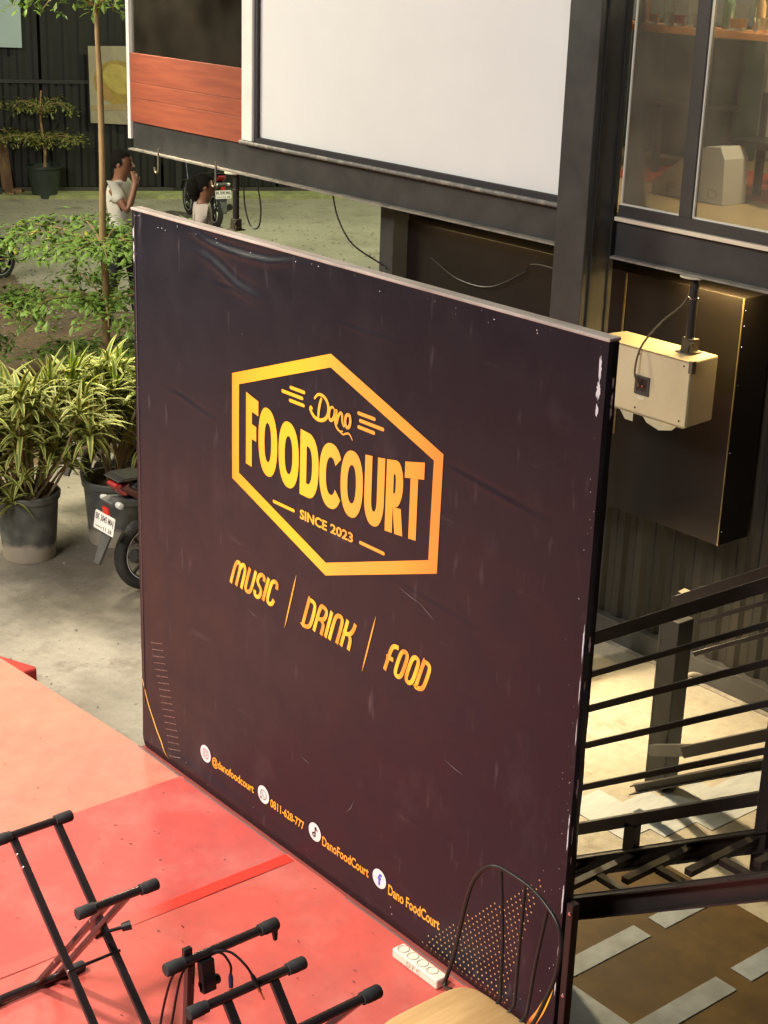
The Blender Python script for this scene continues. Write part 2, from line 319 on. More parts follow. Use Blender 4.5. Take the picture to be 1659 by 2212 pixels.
# ---------------------------------------------------------------- banner panel
PW, PH, PT = 2.852, 2.65, 0.044
def disp(x, z):
    d = 0.0
    def sstep(a, b, t): t = min(1, max(0, (t - a) / (b - a))); return t * t * (3 - 2 * t)
    d += 0.010 * math.exp(-((z - 0.065 - 0.01 * math.sin(x * 2.5)) / 0.03) ** 2) * (0.5 + 0.5 * math.sin(x * 3 + 0.3)) * sstep(0.05, 0.3, x)
    d -= 0.012 * sstep(0.05, 0.0, z)
    def fold(pts, A, sg):
        if not pts[0][0] - .15 < x < pts[-1][0] + .15: return 0
        xx = min(max(x, pts[0][0]), pts[-1][0])
        for (a0, z0), (a1, z1) in zip(pts, pts[1:]):
            if xx <= a1: zc = z0 + (z1 - z0) * (xx - a0) / (a1 - a0); break
        q = (z - zc) / sg; e = math.exp(-((x - xx) / .07) ** 2) * math.sin(math.pi * min(1, max(0, (xx - pts[0][0] + .05) / (pts[-1][0] - pts[0][0] + .1)))) ** .6
        return A * -q * math.exp(-q * q) * e
    d += fold([(.50, 2.640), (.578, 2.613), (.70, 2.604), (.87, 2.598), (1.04, 2.605), (1.20, 2.635)], .012, .020)
    d += fold([(.53, 2.560), (.61, 2.548), (.71, 2.514), (.81, 2.473), (.93, 2.455)], .012, .028)
    d += fold([(.55, 2.445), (.71, 2.440), (.80, 2.441), (.91, 2.418)], .004, .008)
    d += fold([(1.55, 2.445), (1.65, 2.439), (1.75, 2.443)], .003, .008)
    d += fold([(1.9, 1.52), (2.3, 1.49)], .0025, .010) + fold([(.35, 1.9), (.6, 1.86)], .003, .012) + fold([(2.15, 2.05), (2.6, 2.0)], .003, .012)
    d += 0.0025 * noise.noise(Vector((x * 1.3, z * 1.3, 2.0)))
    d += 0.006 * math.exp(-((x - 2.74) / 0.09) ** 2) * sstep(0.75, 0.2, z) * (0.5 + 0.5 * math.sin(z * 11 + x * 20))
    return d
panel = empty('banner_panel', (0, 0, 0), 'large dark banner panel with golden hexagon food court emblem on the stage edge', 'banner panel')
def banner_mat():
    m = bpy.data.materials.new('banner_vinyl'); m.use_nodes = True; t = m.node_tree; N = t.nodes; L = t.links; p = N['Principled BSDF']
    tc = N.new('ShaderNodeTexCoord'); v = tc.outputs['Object']
    def nz(sc, d=5, r=0.6, st=None):
        vv = v
        if st: mp = N.new('ShaderNodeMapping'); mp.inputs['Scale'].default_value = st; L.new(v, mp.inputs[0]); vv = mp.outputs[0]
        n = N.new('ShaderNodeTexNoise'); n.inputs['Scale'].default_value = sc; n.inputs['Detail'].default_value = d; n.inputs['Roughness'].default_value = r; L.new(vv, n.inputs['Vector']); return n.outputs['Fac']
    def rng(x, a, b, c=0.0, d=1.0):
        r = N.new('ShaderNodeMapRange'); r.inputs[1].default_value = a; r.inputs[2].default_value = b; r.inputs[3].default_value = c; r.inputs[4].default_value = d; L.new(x, r.inputs[0]); return r.outputs[0]
    def mix(f, a, b):
        x = N.new('ShaderNodeMix'); x.data_type = 'RGBA'; L.new(f, x.inputs[0])
        for i, c in ((6, a), (7, b)):
            if isinstance(c, tuple): x.inputs[i].default_value = (*c, 1)
            else: L.new(c, x.inputs[i])
        return x.outputs[2]
    c = mix(rng(nz(0.8), .35, .65), (0.0058, 0.0078, 0.0150), (0.0085, 0.0084, 0.0152))
    c = mix(rng(nz(3.2, 8, .7, (1.0, 1, .55)), .56, .80, 0, .38), c, (0.070, 0.058, 0.064))
    c = mix(rng(nz(22, 3, .5, (1.0, 1, .22)), .64, .80, 0, .34), c, (0.14, 0.12, 0.125))
    c = mix(rng(nz(16, 5, .6, (.18, 1, 1.0)), .64, .80, 0, .26), c, (0.13, 0.11, 0.115))
    L.new(c, p.inputs['Base Color']); L.new(rng(nz(5, 6), .3, .7, .34, .5), p.inputs['Roughness']); p.inputs['Specular IOR Level'].default_value = .5
    b = N.new('ShaderNodeBump'); b.inputs['Strength'].default_value = 0.10; b.inputs['Distance'].default_value = 0.004; L.new(nz(300, 2), b.inputs['Height']); L.new(b.outputs[0], p.inputs['Normal'])
    return m
ban_m = banner_mat()
NX, NZ = 240, 300; vs = []; fs = []
for j in range(NZ + 1):
    for i in range(NX + 1):
        x = PW * i / NX; z = PH * (j / NZ)
        vs.append((x, -disp(x, z), z))
for j in range(NZ):
    for i in range(NX): a = j * (NX + 1) + i; fs.append((a, a + 1, a + NX + 2, a + NX + 1))
b = MB(); b.add(vs, fs); b.build('banner', ban_m, panel, smooth=True, sharp=180)
b = MB(); b.box((0.001, 0.014, 0.0), (PW - .001, PT, PH - .002)); b.build('backing_board', mat('panel_core', (0.03, 0.026, 0.026), 0.6, var=0.2), panel)
# wrapped right and left sides
side_m = mat('wrap_vinyl', (0.016, 0.014, 0.020), 0.22, var=0.3, bump=0.25, bscale=14, rvar=0.1)
for xs, nm in ((PW, 'side_wrap'), (0.0, 'side_wrap')):
    vs = []; fs = []; n = 90
    for j in range(n + 1):
        z = PH * j / n
        for q, y in enumerate((-disp(xs, z) + .0005, 0.015, 0.032, PT + .003)):
            vs.append((xs + (0.004 * (1 if q in (1, 2) else 0.3) + 0.003 * noise.noise(Vector((z * 6, q * 2, xs)))) * (1 if xs else -1), y, z))
    for j in range(n):
        for q in range(3): a = j * 4 + q; fs.append((a, a + 1, a + 5, a + 4))
    b = MB(); b.add(vs, fs); b.build(nm, side_m, panel, smooth=True, sharp=180)
dust_top = mat('top_board', (0.50, 0.44, 0.38), 0.85, col2=(0.33, 0.28, 0.24), cscale=4, stretch=(.5, 3, 1), var=0.15, vscale=20, bump=0.2)
b = MB(); b.box((-.006, -.004, PH), (PW + .004, PT + .006, PH + .012)); b.build('top_board', dust_top, panel, bevel=0.003)
# print helpers: flat lettering 1.5 mm proud of the vinyl
def pr(u, z, k=0): return (u, -disp(u, z) - 0.0016 - k * 0.0003, z)
gold = ramp_mat('gold_print', 0, [(0.74, (0.88, 0.30, 0.025)), (0.95, (0.95, 0.42, 0.03)), (1.2, (0.93, 0.50, 0.03)), (1.36, (0.93, 0.49, 0.045)), (1.55, (0.88, 0.38, 0.06)), (1.9, (0.93, 0.36, 0.05)), (2.15, (0.80, 0.26, 0.05))])
gold2 = ramp_mat('gold_print_small', 0, [(0.5, (0.90, 0.38, 0.04)), (1.0, (0.95, 0.48, 0.04)), (1.5, (0.92, 0.40, 0.05)), (2.3, (0.95, 0.48, 0.06))])
foil = ramp_mat('gold_words', 0, [(0.75 + .052 * i, (0.80, 0.28, 0.04) if i % 2 else (1.0, 0.60, 0.05)) for i in range(27)])
def ring2(outer, inner, k=0, f=pr, closed=True):
    mb = MB(); n = len(outer); vs = [f(*p, k) for p in outer] + [f(*p, k) for p in inner]
    mb.add(vs, [(i, (i + 1) % n, n + (i + 1) % n, n + i) for i in range(n if closed else n - 1)]); return mb
def sub(poly, m=8):
    out = []
    for i in range(len(poly)):
        a, c = poly[i], poly[(i + 1) % len(poly)]
        for j in range(m): out.append((a[0] + (c[0] - a[0]) * j / m, a[1] + (c[1] - a[1]) * j / m))
    return out
hxO = [(0.782, 2.086), (1.447, 2.312), (2.112, 2.086), (2.106, 1.626), (1.442, 1.397), (0.782, 1.626)]
hxI = [(0.833, 2.050), (1.447, 2.258), (2.062, 2.050), (2.056, 1.663), (1.442, 1.452), (0.833, 1.663)]
ring2(sub(hxO), sub(hxI)).build('hexagon_outline', gold, panel)
# FOODCOURT
def arch(x, v):
    q = ((x - 1.45) / 0.565) ** 2
    zt = 1.957 + 0.072 * q; zb = 1.689 + 0.030 * q
    return zb + (zt - zb) * v
def glyph(ch, x0, x1):
    mb = MB(); w = x1 - x0; tx, tz = 0.0425 / w, 0.212
    f = lambda u, v: pr(x0 + u * w, arch(x0 + u * w, v))
    def quad(*pts): mb.add([f(*p) for p in pts], [tuple(range(len(pts)))])
    def rect(u0, v0, u1, v1): quad((u0, v0), (u1, v0), (u1, v1), (u0, v1))
    def arc(a0, a1, cu=.5, cv=.5, ru=.5, rv=.5, n=40, txx=tx, tzz=tz, e=2.25):
        vs = []
        for i in range(n + 1):
            a = R(a0 + (a1 - a0) * i / n); c, s = math.cos(a), math.sin(a)
            c2 = math.copysign(abs(c) ** (2 / e), c); s2 = math.copysign(abs(s) ** (2 / e), s)
            vs.append(f(cu + ru * c2, cv + rv * s2)); vs.append(f(cu + (ru - txx) * c2, cv + (rv - tzz) * s2))
        mb.add(vs, [(2 * i, 2 * i + 2, 2 * i + 3, 2 * i + 1) for i in range(n)])
    if ch == 'O': arc(0, 360, n=56)
    elif ch == 'F': rect(0, 0, tx, 1); rect(tx, 1 - tz, 1, 1); rect(tx, .40, .84, .40 + tz)
    elif ch == 'D':
        rect(0, 0, tx, 1); n = 24; vs = []
        for i in range(n + 1):
            a = R(-90 + 180 * i / n); c, s = max(0, math.cos(a)), math.sin(a); c2 = c ** .85; s2 = math.copysign(abs(s) ** .85, s)
            vs.append(f(.42 + .58 * c2, .5 + .5 * s2)); vs.append(f(.42 + (.58 - tx) * c2, .5 + (.5 - tz) * s2))
        mb.add(vs, [(2 * i, 2 * i + 2, 2 * i + 3, 2 * i + 1) for i in range(n)]); rect(tx, 0, .42, tz); rect(tx, 1 - tz, .42, 1)
    elif ch == 'C': arc(36, 324, ru=.565, cu=.565)
    elif ch == 'U': rect(0, .40, tx, 1); rect(1 - tx, .40, 1, 1); arc(180, 360, cv=.40, rv=.40, n=28)
    elif ch == 'R':
        rect(0, 0, tx, 1); n = 20; vs = []
        for i in range(n + 1):
            a = R(-90 + 180 * i / n); c, s = max(0, math.cos(a)), math.sin(a); c2 = c ** .9
            vs.append(f(.5 + .46 * c2, .68 + .32 * s)); vs.append(f(.5 + (.46 - tx) * c2, .68 + (.32 - tz * .9) * s))
        mb.add(vs, [(2 * i, 2 * i + 2, 2 * i + 3, 2 * i + 1) for i in range(n)]); rect(tx, .36, .5, .36 + tz * .9); rect(tx, 1 - tz * .9, .5, 1)
        quad((.42, .36), (1 - tx * 1.05, 0), (1.02, 0), (.42 + tx * 1.1, .36))
    elif ch == 'T': rect(0, 1 - tz, 1, 1); rect(.5 - tx / 2, 0, .5 + tx / 2, 1 - tz)
    return mb
for ch, a, c in (('F', .884, .972), ('O', .974, 1.106), ('O', 1.115, 1.252), ('D', 1.261, 1.383), ('C', 1.388, 1.520), ('O', 1.524, 1.662), ('U', 1.672, 1.790), ('R', 1.800, 1.902), ('T', 1.905, 2.014)):
    glyph(ch, a, c).build('letter', gold, panel)
def ribbon(mb, pts, w, f, k=0, taper=None, cap=True):
    n = len(pts)
    ws = taper if taper else [1.0] * n
    L_ = []; 
    for i, p in enumerate(pts):
        a, c = pts[max(i - 1, 0)], pts[min(i + 1, n - 1)]
        d = Vector((c[0] - a[0], c[1] - a[1])).normalized(); nn = Vector((-d.y, d.x))
        if 0 < i < n - 1:
            d1 = Vector((p[0] - a[0], p[1] - a[1])).normalized(); cc = max(.5, Vector((-d1.y, d1.x)).dot(nn)); nn = nn / cc
        L_.append(((p[0] + nn.x * w / 2 * ws[i], p[1] + nn.y * w / 2 * ws[i]), (p[0] - nn.x * w / 2 * ws[i], p[1] - nn.y * w / 2 * ws[i])))
    vs = [f(*q, k) for pq in L_ for q in pq]
    mb.add(vs, [(2 * i, 2 * i + 1, 2 * i + 3, 2 * i + 2) for i in range(n - 1)])
def rline(mb, a, c, w, f, k=0):
    d = Vector((c[0] - a[0], c[1] - a[1])); l = d.length; d.normalize(); n = Vector((-d.y, d.x)); h = w / 2; pts = []
    for i in range(9):
        t = R(90 + 180 * i / 8); pts.append((a[0] + h + d.x * 0 + h * math.cos(t), a[1] + h * math.sin(t)))
    for i in range(9):
        t = R(-90 + 180 * i / 8); pts.append((c[0] - h + h * math.cos(t), c[1] + h * math.sin(t)))
    mb.add([f(*p, k) for p in pts], [tuple(range(len(pts)))])
for a, c in (((1.184, 2.119), (1.287, 2.119)), ((1.130, 2.092), (1.275, 2.092)), ((1.181, 2.065), (1.285, 2.065)), ((1.617, 2.119), (1.726, 2.119)), ((1.628, 2.092), (1.778, 2.092)), ((1.619, 2.065), (1.725, 2.065)), ((1.078, 1.608), (1.230, 1.608)), ((1.650, 1.606), (1.806, 1.606))):
    mb = MB(); rline(mb, a, c, 0.0145, pr); mb.build('dash', gold, panel)
def pt2(l, n=8): return [(p.x, p.y) for p in spline([(a, b_, 0) for a, b_ in l], n)]
# script word: D a n o with tail
mb = MB(); s_ = lambda l: [(1.322 + x * .00238, 2.034 + y * .0025) for x, y in l]
def tp(n, a=.45): return [a + (1 - a) * math.sin(math.pi * i / (n - 1)) ** .6 for i in range(n)]
q = pt2(s_([(10, 30), (20, 39), (33, 40), (44, 34), (49, 22), (45, 9), (34, 1), (20, -1), (8, 3), (0, 11), (2, 15), (6, 12)])); ribbon(mb, q, .0155, pr, 0, tp(len(q), .5))
q = pt2(s_([(30, 36), (26, 26), (23, 14), (22, 2)])); ribbon(mb, q, .0145, pr, 1, tp(len(q), .6))
q = pt2(s_([(65, 25), (59, 28), (53, 23), (51, 12), (54, 6), (60, 8), (65, 16), (66, 26), (66, 12), (70, 0), (80, -6), (88, -4)])); ribbon(mb, q, .0135, pr, 2, tp(len(q), .35))
q = pt2(s_([(71, 27), (71, 16), (72, 6), (75, 16), (80, 23), (85, 22), (86, 12), (90, 5), (93, 8)])); ribbon(mb, q, .0128, pr, 3, tp(len(q), .5))
q = pt2(s_([(101, 26), (95, 21), (94, 11), (98, 5), (104, 7), (107, 16), (105, 24), (101, 26)])); ribbon(mb, q, .014, pr, 4)
q = pt2(s_([(80, -6), (88, -9), (96, -6), (103, -4), (109, -7), (114, -13)])); ribbon(mb, q, .008, pr, 5, tp(len(q), .15))
mb.build('script_word', gold, panel)
# small words with the built-in font
def text_geo(body, bold=0.0, shear=0.0, spacing=1.0):
    cu = bpy.data.curves.new('t', 'FONT'); cu.body = body; cu.offset = bold; cu.shear = shear; cu.resolution_u = 3; cu.space_character = spacing
    o = bpy.data.objects.new('t', cu); COL.objects.link(o)
    dg = bpy.context.evaluated_depsgraph_get(); me = bpy.data.meshes.new_from_object(o.evaluated_get(dg))
    vs = [v.co.copy() for v in me.vertices]; fs = [tuple(p.vertices) for p in me.polygons]
    bpy.data.objects.remove(o); bpy.data.curves.remove(cu); bpy.data.meshes.remove(me)
    return vs, fs
def text_on(body, x0, x1, z0, h, f, bold=0.02, shear=0.0, k=0, ref=None, spacing=1.0):
    vs, fs = text_geo(body, bold, shear, spacing); a = min(v.x for v in vs); c = max(v.x for v in vs)
    z_ = min(v.y for v in vs); zt = max(v.y for v in vs)
    if ref: z_, zt = 0.0, 0.70
    mb = MB(); mb.add([f(x0 + (v.x - a) / (c - a) * (x1 - x0), z0 + (v.y - z_) / (zt - z_) * h, k) for v in vs], fs); return mb
text_on('SINCE', 1.265, 1.445, 1.587, .042, pr, .03).build('small_text', gold, panel)
text_on('2023', 1.467, 1.611, 1.588, .041, pr, .03).build('small_text', gold, panel)
text_on('@danofoodcourt', .616, .952, .178, .040, pr, .022, ref=1).build('small_text', gold2, panel)
text_on('0811-628-777', 1.080, 1.330, .170, .042, pr, .022).build('small_text', gold2, panel)
text_on('DanoFoodCourt', 1.459, 1.773, .163, .044, pr, .022, ref=1).build('small_text', gold2, panel)
text_on('Dano FoodCourt', 1.900, 2.216, .152, .047, pr, .022, ref=1).build('small_text', gold2, panel)
# stroke words
SG = {'M': (.9, [[(0, 0), (0, .72), (.08, .95), (.22, 1), (.36, .95), (.45, .75), (.45, 0)], [(.45, .75), (.54, .95), (.66, 1), (.8, .94), (.9, .72), (.9, 0)]]),
      'U': (.5, [[(0, 1), (0, .22), (.08, .05), (.25, 0), (.42, .05), (.5, .22), (.5, 1)]]),
      'S': (.5, [[(.5, .76), (.46, .93), (.27, 1), (.06, .93), (0, .75), (.06, .58), (.42, .42), (.5, .25), (.44, .06), (.25, 0), (.05, .07), (0, .24)]]),
      'I': (.0, [[(0, 0), (0, 1)]]),
      'C': (.5, [[(.5, .72), (.45, .94), (.25, 1), (.06, .94), (0, .75), (0, .25), (.06, .06), (.25, 0), (.45, .06), (.5, .26)]]),
      'D': (.5, [[(0, .5), (0, 1), (0, 1), (.25, 1), (.44, .93), (.5, .75), (.5, .25), (.44, .07), (.25, 0), (0, 0), (0, 0), (0, .5)]]),
      'R': (.5, [[(0, 0), (0, 1), (.25, 1), (.45, .93), (.5, .78), (.45, .60), (.28, .52), (-.1, .52)], [(.28, .52), (.46, .42), (.5, .3), (.5, 0)]]),
      'N': (.5, [[(0, 0), (0, .75), (.06, .94), (.25, 1), (.44, .94), (.5, .75), (.5, 0)]]),
      'K': (.5, [[(0, 0), (0, 1)], [(.5, 1), (.48, .72), (.32, .52), (-.1, .52)], [(.32, .52), (.48, .38), (.5, 0)]]),
      'F': (.5, [[(.1, 0), (.1, .75), (.16, .94), (.32, 1), (.55, 1)], [(-.05, .5), (.45, .5)]]),
      'O': (.5, [[(.25, 1), (.06, .94), (0, .75), (0, .25), (.06, .06), (.25, 0), (.44, .06), (.5, .25), (.5, .75), (.44, .94), (.25, 1)]])}
def stroke_word(word, x0, x1, z0, h, shear):
    gap = 0.28; tot = sum(SG[c][0] for c in word) + gap * (len(word) - 1); k = (x1 - x0 - shear) / tot; x = 0; wd = .0185
    for c in word:
        mb = MB()
        for i, s in enumerate(SG[c][1]):
            pts = list(s); loop_ = s[0] == s[-1]
            for _ in range(3):
                o2 = [] if loop_ else [pts[0]]
                for j in range(len(pts) - 1):
                    a, c_ = pts[j], pts[j + 1]; o2 += [(a[0] * .75 + c_[0] * .25, a[1] * .75 + c_[1] * .25), (a[0] * .25 + c_[0] * .75, a[1] * .25 + c_[1] * .75)]
                o2.append(o2[0] if loop_ else pts[-1]); pts = o2
            ribbon(mb, [(x0 + (x + u) * k + v * shear, z0 + v * h) for u, v in pts], wd, pr, i)
        mb.build('letter', foil, panel); x += SG[c][0] + gap
stroke_word('MUSIC', .768, 1.122, 1.138, .117, .042)
stroke_word('DRINK', 1.295, 1.642, 1.128, .128, .042)
stroke_word('FOOD', 1.820, 2.098, 1.130, .122, .042)
for a, c in (((1.169, 1.069), (1.247, 1.334)), ((1.690, 1.069), (1.765, 1.332))):
    mb = MB(); ribbon(mb, [(a[0] + (c[0] - a[0]) * t / 6, a[1] + (c[1] - a[1]) * t / 6) for t in range(7)], .0075, pr, 0, [.1, .8, 1, 1, 1, .8, .1]); mb.build('divider', gold2, panel)
# contact icons
icon_w = mat('icon_white', (0.82, 0.80, 0.80), 0.5)
def disc(cx, cz, r, k=0, n=28, r0=None):
    mb = MB(); o = [(cx + r * math.cos(2 * math.pi * i / n), cz + r * math.sin(2 * math.pi * i / n)) for i in range(n)]
    if r0: return ring2(o, [(cx + r0 * math.cos(2 * math.pi * i / n), cz + r0 * math.sin(2 * math.pi * i / n)) for i in range(n)], k)
    mb.add([pr(*p, k) for p in o], [tuple(range(n))]); return mb
for i, (cx, cz) in enumerate(((.562, .207), (1.027, .206), (1.406, .200), (1.842, .193))):
    ic = disc(cx, cz, .043).build('contact_icon', icon_w, panel)
    def rs(r, e=4, n=28): return [(cx + r * math.copysign(abs(math.cos(2 * math.pi * j / n)) ** (2 / e), math.cos(2 * math.pi * j / n)), cz + r * math.copysign(abs(math.sin(2 * math.pi * j / n)) ** (2 / e), math.sin(2 * math.pi * j / n))) for j in range(n)]
    if i == 0:
        pk = mat('icon_pink', (0.55, 0.10, 0.16), 0.5); ring2(rs(.024), rs(.019), 2).build('icon_mark', pk, ic); disc(cx, cz, .013, 2, r0=.0085).build('icon_mark', pk, ic)
    elif i == 1:
        gg = mat('icon_green', (0.20, 0.25, 0.18), 0.5); disc(cx, cz, .025, 2, r0=.020).build('icon_mark', gg, ic)
        mb = MB(); ribbon(mb, pt2([(cx - .010, cz + .011), (cx - .009, cz + .002), (cx - .002, cz - .007), (cx + .010, cz - .010)]), .006, pr, 2); mb.add([pr(cx - .026, cz - .027, 3), pr(cx - .012, cz - .024, 3), pr(cx - .023, cz - .013, 3)], [(0, 1, 2)]); mb.build('icon_mark', gg, ic)
    elif i == 2:
        bk = mat('icon_black', (0.02, 0.02, 0.025), 0.5); mb = MB(); ribbon(mb, [(cx + .003, cz + .027), (cx + .003, cz - .012)], .008, pr, 2); ribbon(mb, pt2([(cx + .007, cz + .027), (cx + .012, cz + .016), (cx + .020, cz + .012)]), .007, pr, 3)
        ribbon(mb, [(cx - .005 + .009 * math.cos(t * .6), cz - .013 + .009 * math.sin(t * .6)) for t in range(12)], .007, pr, 4); mb.build('icon_mark', bk, ic)
    else: text_on('f', cx - .010, cx + .016, cz - .030, .056, pr, .03, k=2).build('icon_mark', mat('icon_blue', (0.10, 0.13, 0.62), 0.5), ic)
# gold curve and dots bottom left, gold streak and dots bottom right
mb = MB(); q = pt2([(0.003, .372), (.053, .262), (.100, .190), (.135, .140), (.180, .092), (.235, .035)]); ribbon(mb, q, .010, pr, 0, [.6 + .4 * math.sin(math.pi * i / len(q)) - .5 * max(0, i / len(q) - .7) for i in range(len(q))]); mb.build('gold_curve', mat('gold_line', (0.75, 0.47, 0.10), 0.5), panel)
dots = MB()
def dot(x, z, r):
    dots.add([pr(x + r * math.cos(i * math.pi / 3), z + r * math.sin(i * math.pi / 3)) for i in range(6)], [tuple(range(6))])
for j in range(18):
    z = .60 - j * .0315
    for i in range(9): dot(.095 + (.60 - z) * .30 + i * .0115, z + i * .0035, .0022)
dots.build('print_dots', mat('dot_pale', (0.55, 0.38, 0.33), 0.6), panel, kind='stuff')
dots = MB()
for j in range(30):
    z = .03 + j * .0212
    xr = 2.64 + (z - .27) * .27 if z > .10 else 2.62; xl = 2.12 + max(0, (z - .05)) * 1.03
    n = int((xr - xl) / .0265)
    for i in range(max(0, n + 1)): dot(xr - i * .0265 - (.013 if j % 2 else 0), z, .0039)
dots.build('print_dots', mat('dot_gold', (0.55, 0.33, 0.14), 0.6), panel, kind='stuff')
streak = ramp_mat('gold_streak', 2, [(0.0, (0.75, 0.22, 0.05)), (.10, (0.90, 0.33, 0.06)), (.17, (1.0, 0.62, 0.03)), (.24, (0.95, 0.50, 0.04)), (.34, (0.55, 0.2, 0.05))])
mb = MB(); q = pt2([(2.728, .005), (2.765, .07), (2.800, .15), (2.828, .235), (2.844, .33)]); ribbon(mb, q, .034, pr, 0, [1.1 - .95 * (i / len(q)) ** 1.5 for i in range(len(q))]); mb.build('gold_streak', streak, panel)
# torn white edges and specks
fk = MB()
def flake(x, z, w, h, y=None, side=False):
    n = 7 if h < .02 else 22; pts = []
    for i in range(n):
        a = 2 * math.pi * i / n; q = random.uniform(.45, 1.0)
        pts.append((w / 2 * q * math.cos(a), h / 2 * q * math.sin(a)))
    if side: fk.add([(PW + .0085, y + u, z + v) for u, v in pts], [tuple(range(n))])
    else: fk.add([pr(min(PW - .001, max(.001, x + u)), min(PH - .002, max(.002, z + v)), 1) for u, v in pts], [tuple(range(n))])
for z, h, w in ((2.56, .10, .016), (2.49, .08, .022), (2.42, .06, .016)): flake(2.825, z, w, h)
for z, h in ((2.52, .05), (2.46, .07), (2.42, .05)): flake(0, z, .012, h, .024, True)
z = 1.62
while z > .15:
    h = random.uniform(.03, .13)
    if random.random() < .75: flake(0, z, random.uniform(.005, .013), h, .010 + random.uniform(-.004, .006), True)
    z -= h * random.uniform(.8, 1.9)
z = 1.66
while z > .12:
    h = random.uniform(.03, .16)
    if random.random() < .7: flake(PW - .005, z, random.uniform(.004, .011), h)
    z -= h * random.uniform(.7, 1.6)
for z, h, w in ((2.55, .07, .010), (2.49, .06, .010), (2.44, .06, .009)): flake(.012, z, w, h)
for k in range(120):
    e = random.random(); l = random.uniform(.0015, .0065)
    if e < .25: flake(random.uniform(0.01, PW), PH - random.uniform(.01, .05), l * 1.4, l)
    elif e < .55: flake(PW - abs(random.gauss(0, .04)) - .004, random.uniform(.02, PH), l * .6, l * 1.3)
    elif e < .70: flake(abs(random.gauss(0, .02)) + .003, random.uniform(.02, PH), l * .5, l)
    elif e < .88: flake(random.uniform(0.1, PW), random.uniform(.01, .12), l * 1.4, l * .7)
    else: flake(random.uniform(0.1, PW), random.uniform(.1, PH), l * .5, l * .8)
fk.build('torn_edge', mat('torn_white', (0.66, 0.66, 0.68), 0.7), panel, kind='stuff')
fk = MB(); 
for a, c in (((1.90, 1.50), (2.02, 1.478)), ((2.02, 1.478), (2.10, 1.44)), ((1.62, .40), (1.665, .47)), ((1.30, .52), (1.36, .512)), ((.9, 1.06), (.97, 1.045)), ((2.2, .9), (2.3, .88))):
    ribbon(fk, [a, ((a[0] + c[0]) / 2 + .004, (a[1] + c[1]) / 2 - .004), c], .004, pr, 0, [.3, 1, .3])
fk.build('scratch', mat('scratch', (0.13, 0.11, 0.11), 0.7), panel, kind='stuff')
hm = MB(); hm.box((.0215, -.0028, .25), (.0245, -.0002, 2.64)); hm.build('seam', mat('seam', (0.12, 0.085, 0.08), 0.6), panel)
# steel post at the right end
pm = MB(); pm.box((PW + .012, .004, -.5), (PW + .042, .04, .62)); pm.build('corner_post', mat('brown_steel', (0.026, 0.017, 0.015), 0.45, var=0.3, rvar=.15), panel, bevel=.003)
for z in (.585, .24): s_b = MB(); s_b.lathe([(.0, .0035), (.006, .003), (.008, 0)], 10, Matrix.Translation((PW + .03, .003, z)) @ Euler((R(90), 0, 0)).to_matrix().to_4x4()); s_b.build('screw', chrome, panel)

# ---------------------------------------------------------------- keyboard stands
def cap(p0, p1, r, parent, hook=False):
    p0, p1 = Vector(p0), Vector(p1); d = (p1 - p0).normalized(); mb = MB(); n = 20; x = d.cross(Vector((0, 0, 1))).normalized(); y = x.cross(d)
    rows = [(0, .85), (.004, 1.0), (.05, 1.0), (.053, .93), (.068, .93), (.070, .72)]
    vs = []
    for t, k in rows:
        for j in range(2 * n):
            a = math.pi * j / n; rr = r * k * (1.0 if j % 2 or not (0 < rows.index((t, k)) < 3) else .94); vs.append(p0 + d * t + (x * math.cos(a) + y * math.sin(a)) * rr)
    m2 = 2 * n; fs = [tuple(range(m2))[::-1]]
    for i in range(len(rows) - 1):
        for j in range(m2): fs.append((i * m2 + j, i * m2 + (j + 1) % m2, (i + 1) * m2 + (j + 1) % m2, (i + 1) * m2 + j))
    mb.add(vs, fs)
    if hook: mb.bar(p0 + d * .012 + Vector((0, 0, r * .5)), p0 + d * .006 + Vector((0, 0, -.062)), .022, .022, up=(1, 0, 0), taper=.45)
    mb.build('rubber_cap', rubber, parent, smooth=True, sharp=50)
def stand_bar(root, name, x, z, y0, y1, hook=False, r=.0155):
    b = MB(); b.tube([(x, y0 + .03, z), (x, y1 - .03, z)], r, 14); o = b.build(name, stand_m, root, smooth=True, sharp=50)
    cap((x, y1, z), (x, y0, z), r * 1.42, o, hook); cap((x, y0, z), (x, y1, z), r * 1.42, o)
    return o
stand_m = mat('stand_tube', (0.026, 0.020, 0.021), 0.24, 0.0, var=0.25, rvar=.1, spec=.7)
ks = empty('keyboard_stand', (1.75, -1.29, 0), 'black crossed keyboard stand with rubber capped bars at left of the stage', 'keyboard stand')
stand_bar(ks, 'support_bar', 1.385, .672, -1.46, -1.142)
stand_bar(ks, 'support_bar', 1.981, .682, -1.452, -1.136)
stand_bar(ks, 'foot_bar', 1.425, .024, -1.56, -1.136)
stand_bar(ks, 'foot_bar', 2.13, .024, -1.52, -1.12)
for y in (-1.385, -1.205): b = MB(); b.bar((1.392, y, .66), (2.128, y, .03), .018, .030, up=(0, 1, 0)); b.build('leg', stand_m, ks, bevel=.003)
for y in (-1.335, -1.255): b = MB(); b.bar((1.975, y, .67), (1.432, y, .035), .018, .030, up=(0, 1, 0)); b.build('leg', stand_m, ks, bevel=.003)
b = MB(); b.tube([(1.795, -1.40, .322), (1.795, -1.185, .322)], .006, 8); b.build('pivot_bolt', plastic_black, ks, smooth=True)
b = MB(); b.lathe([(0, -.012), (.034, -.010), (.034, .010), (0, .012)], 20, Matrix.Translation((1.70, -1.225, .375)) @ Euler((R(90), 0, 0)).to_matrix().to_4x4()); b.build('gear_disc', plastic_black, ks, smooth=True, sharp=30)
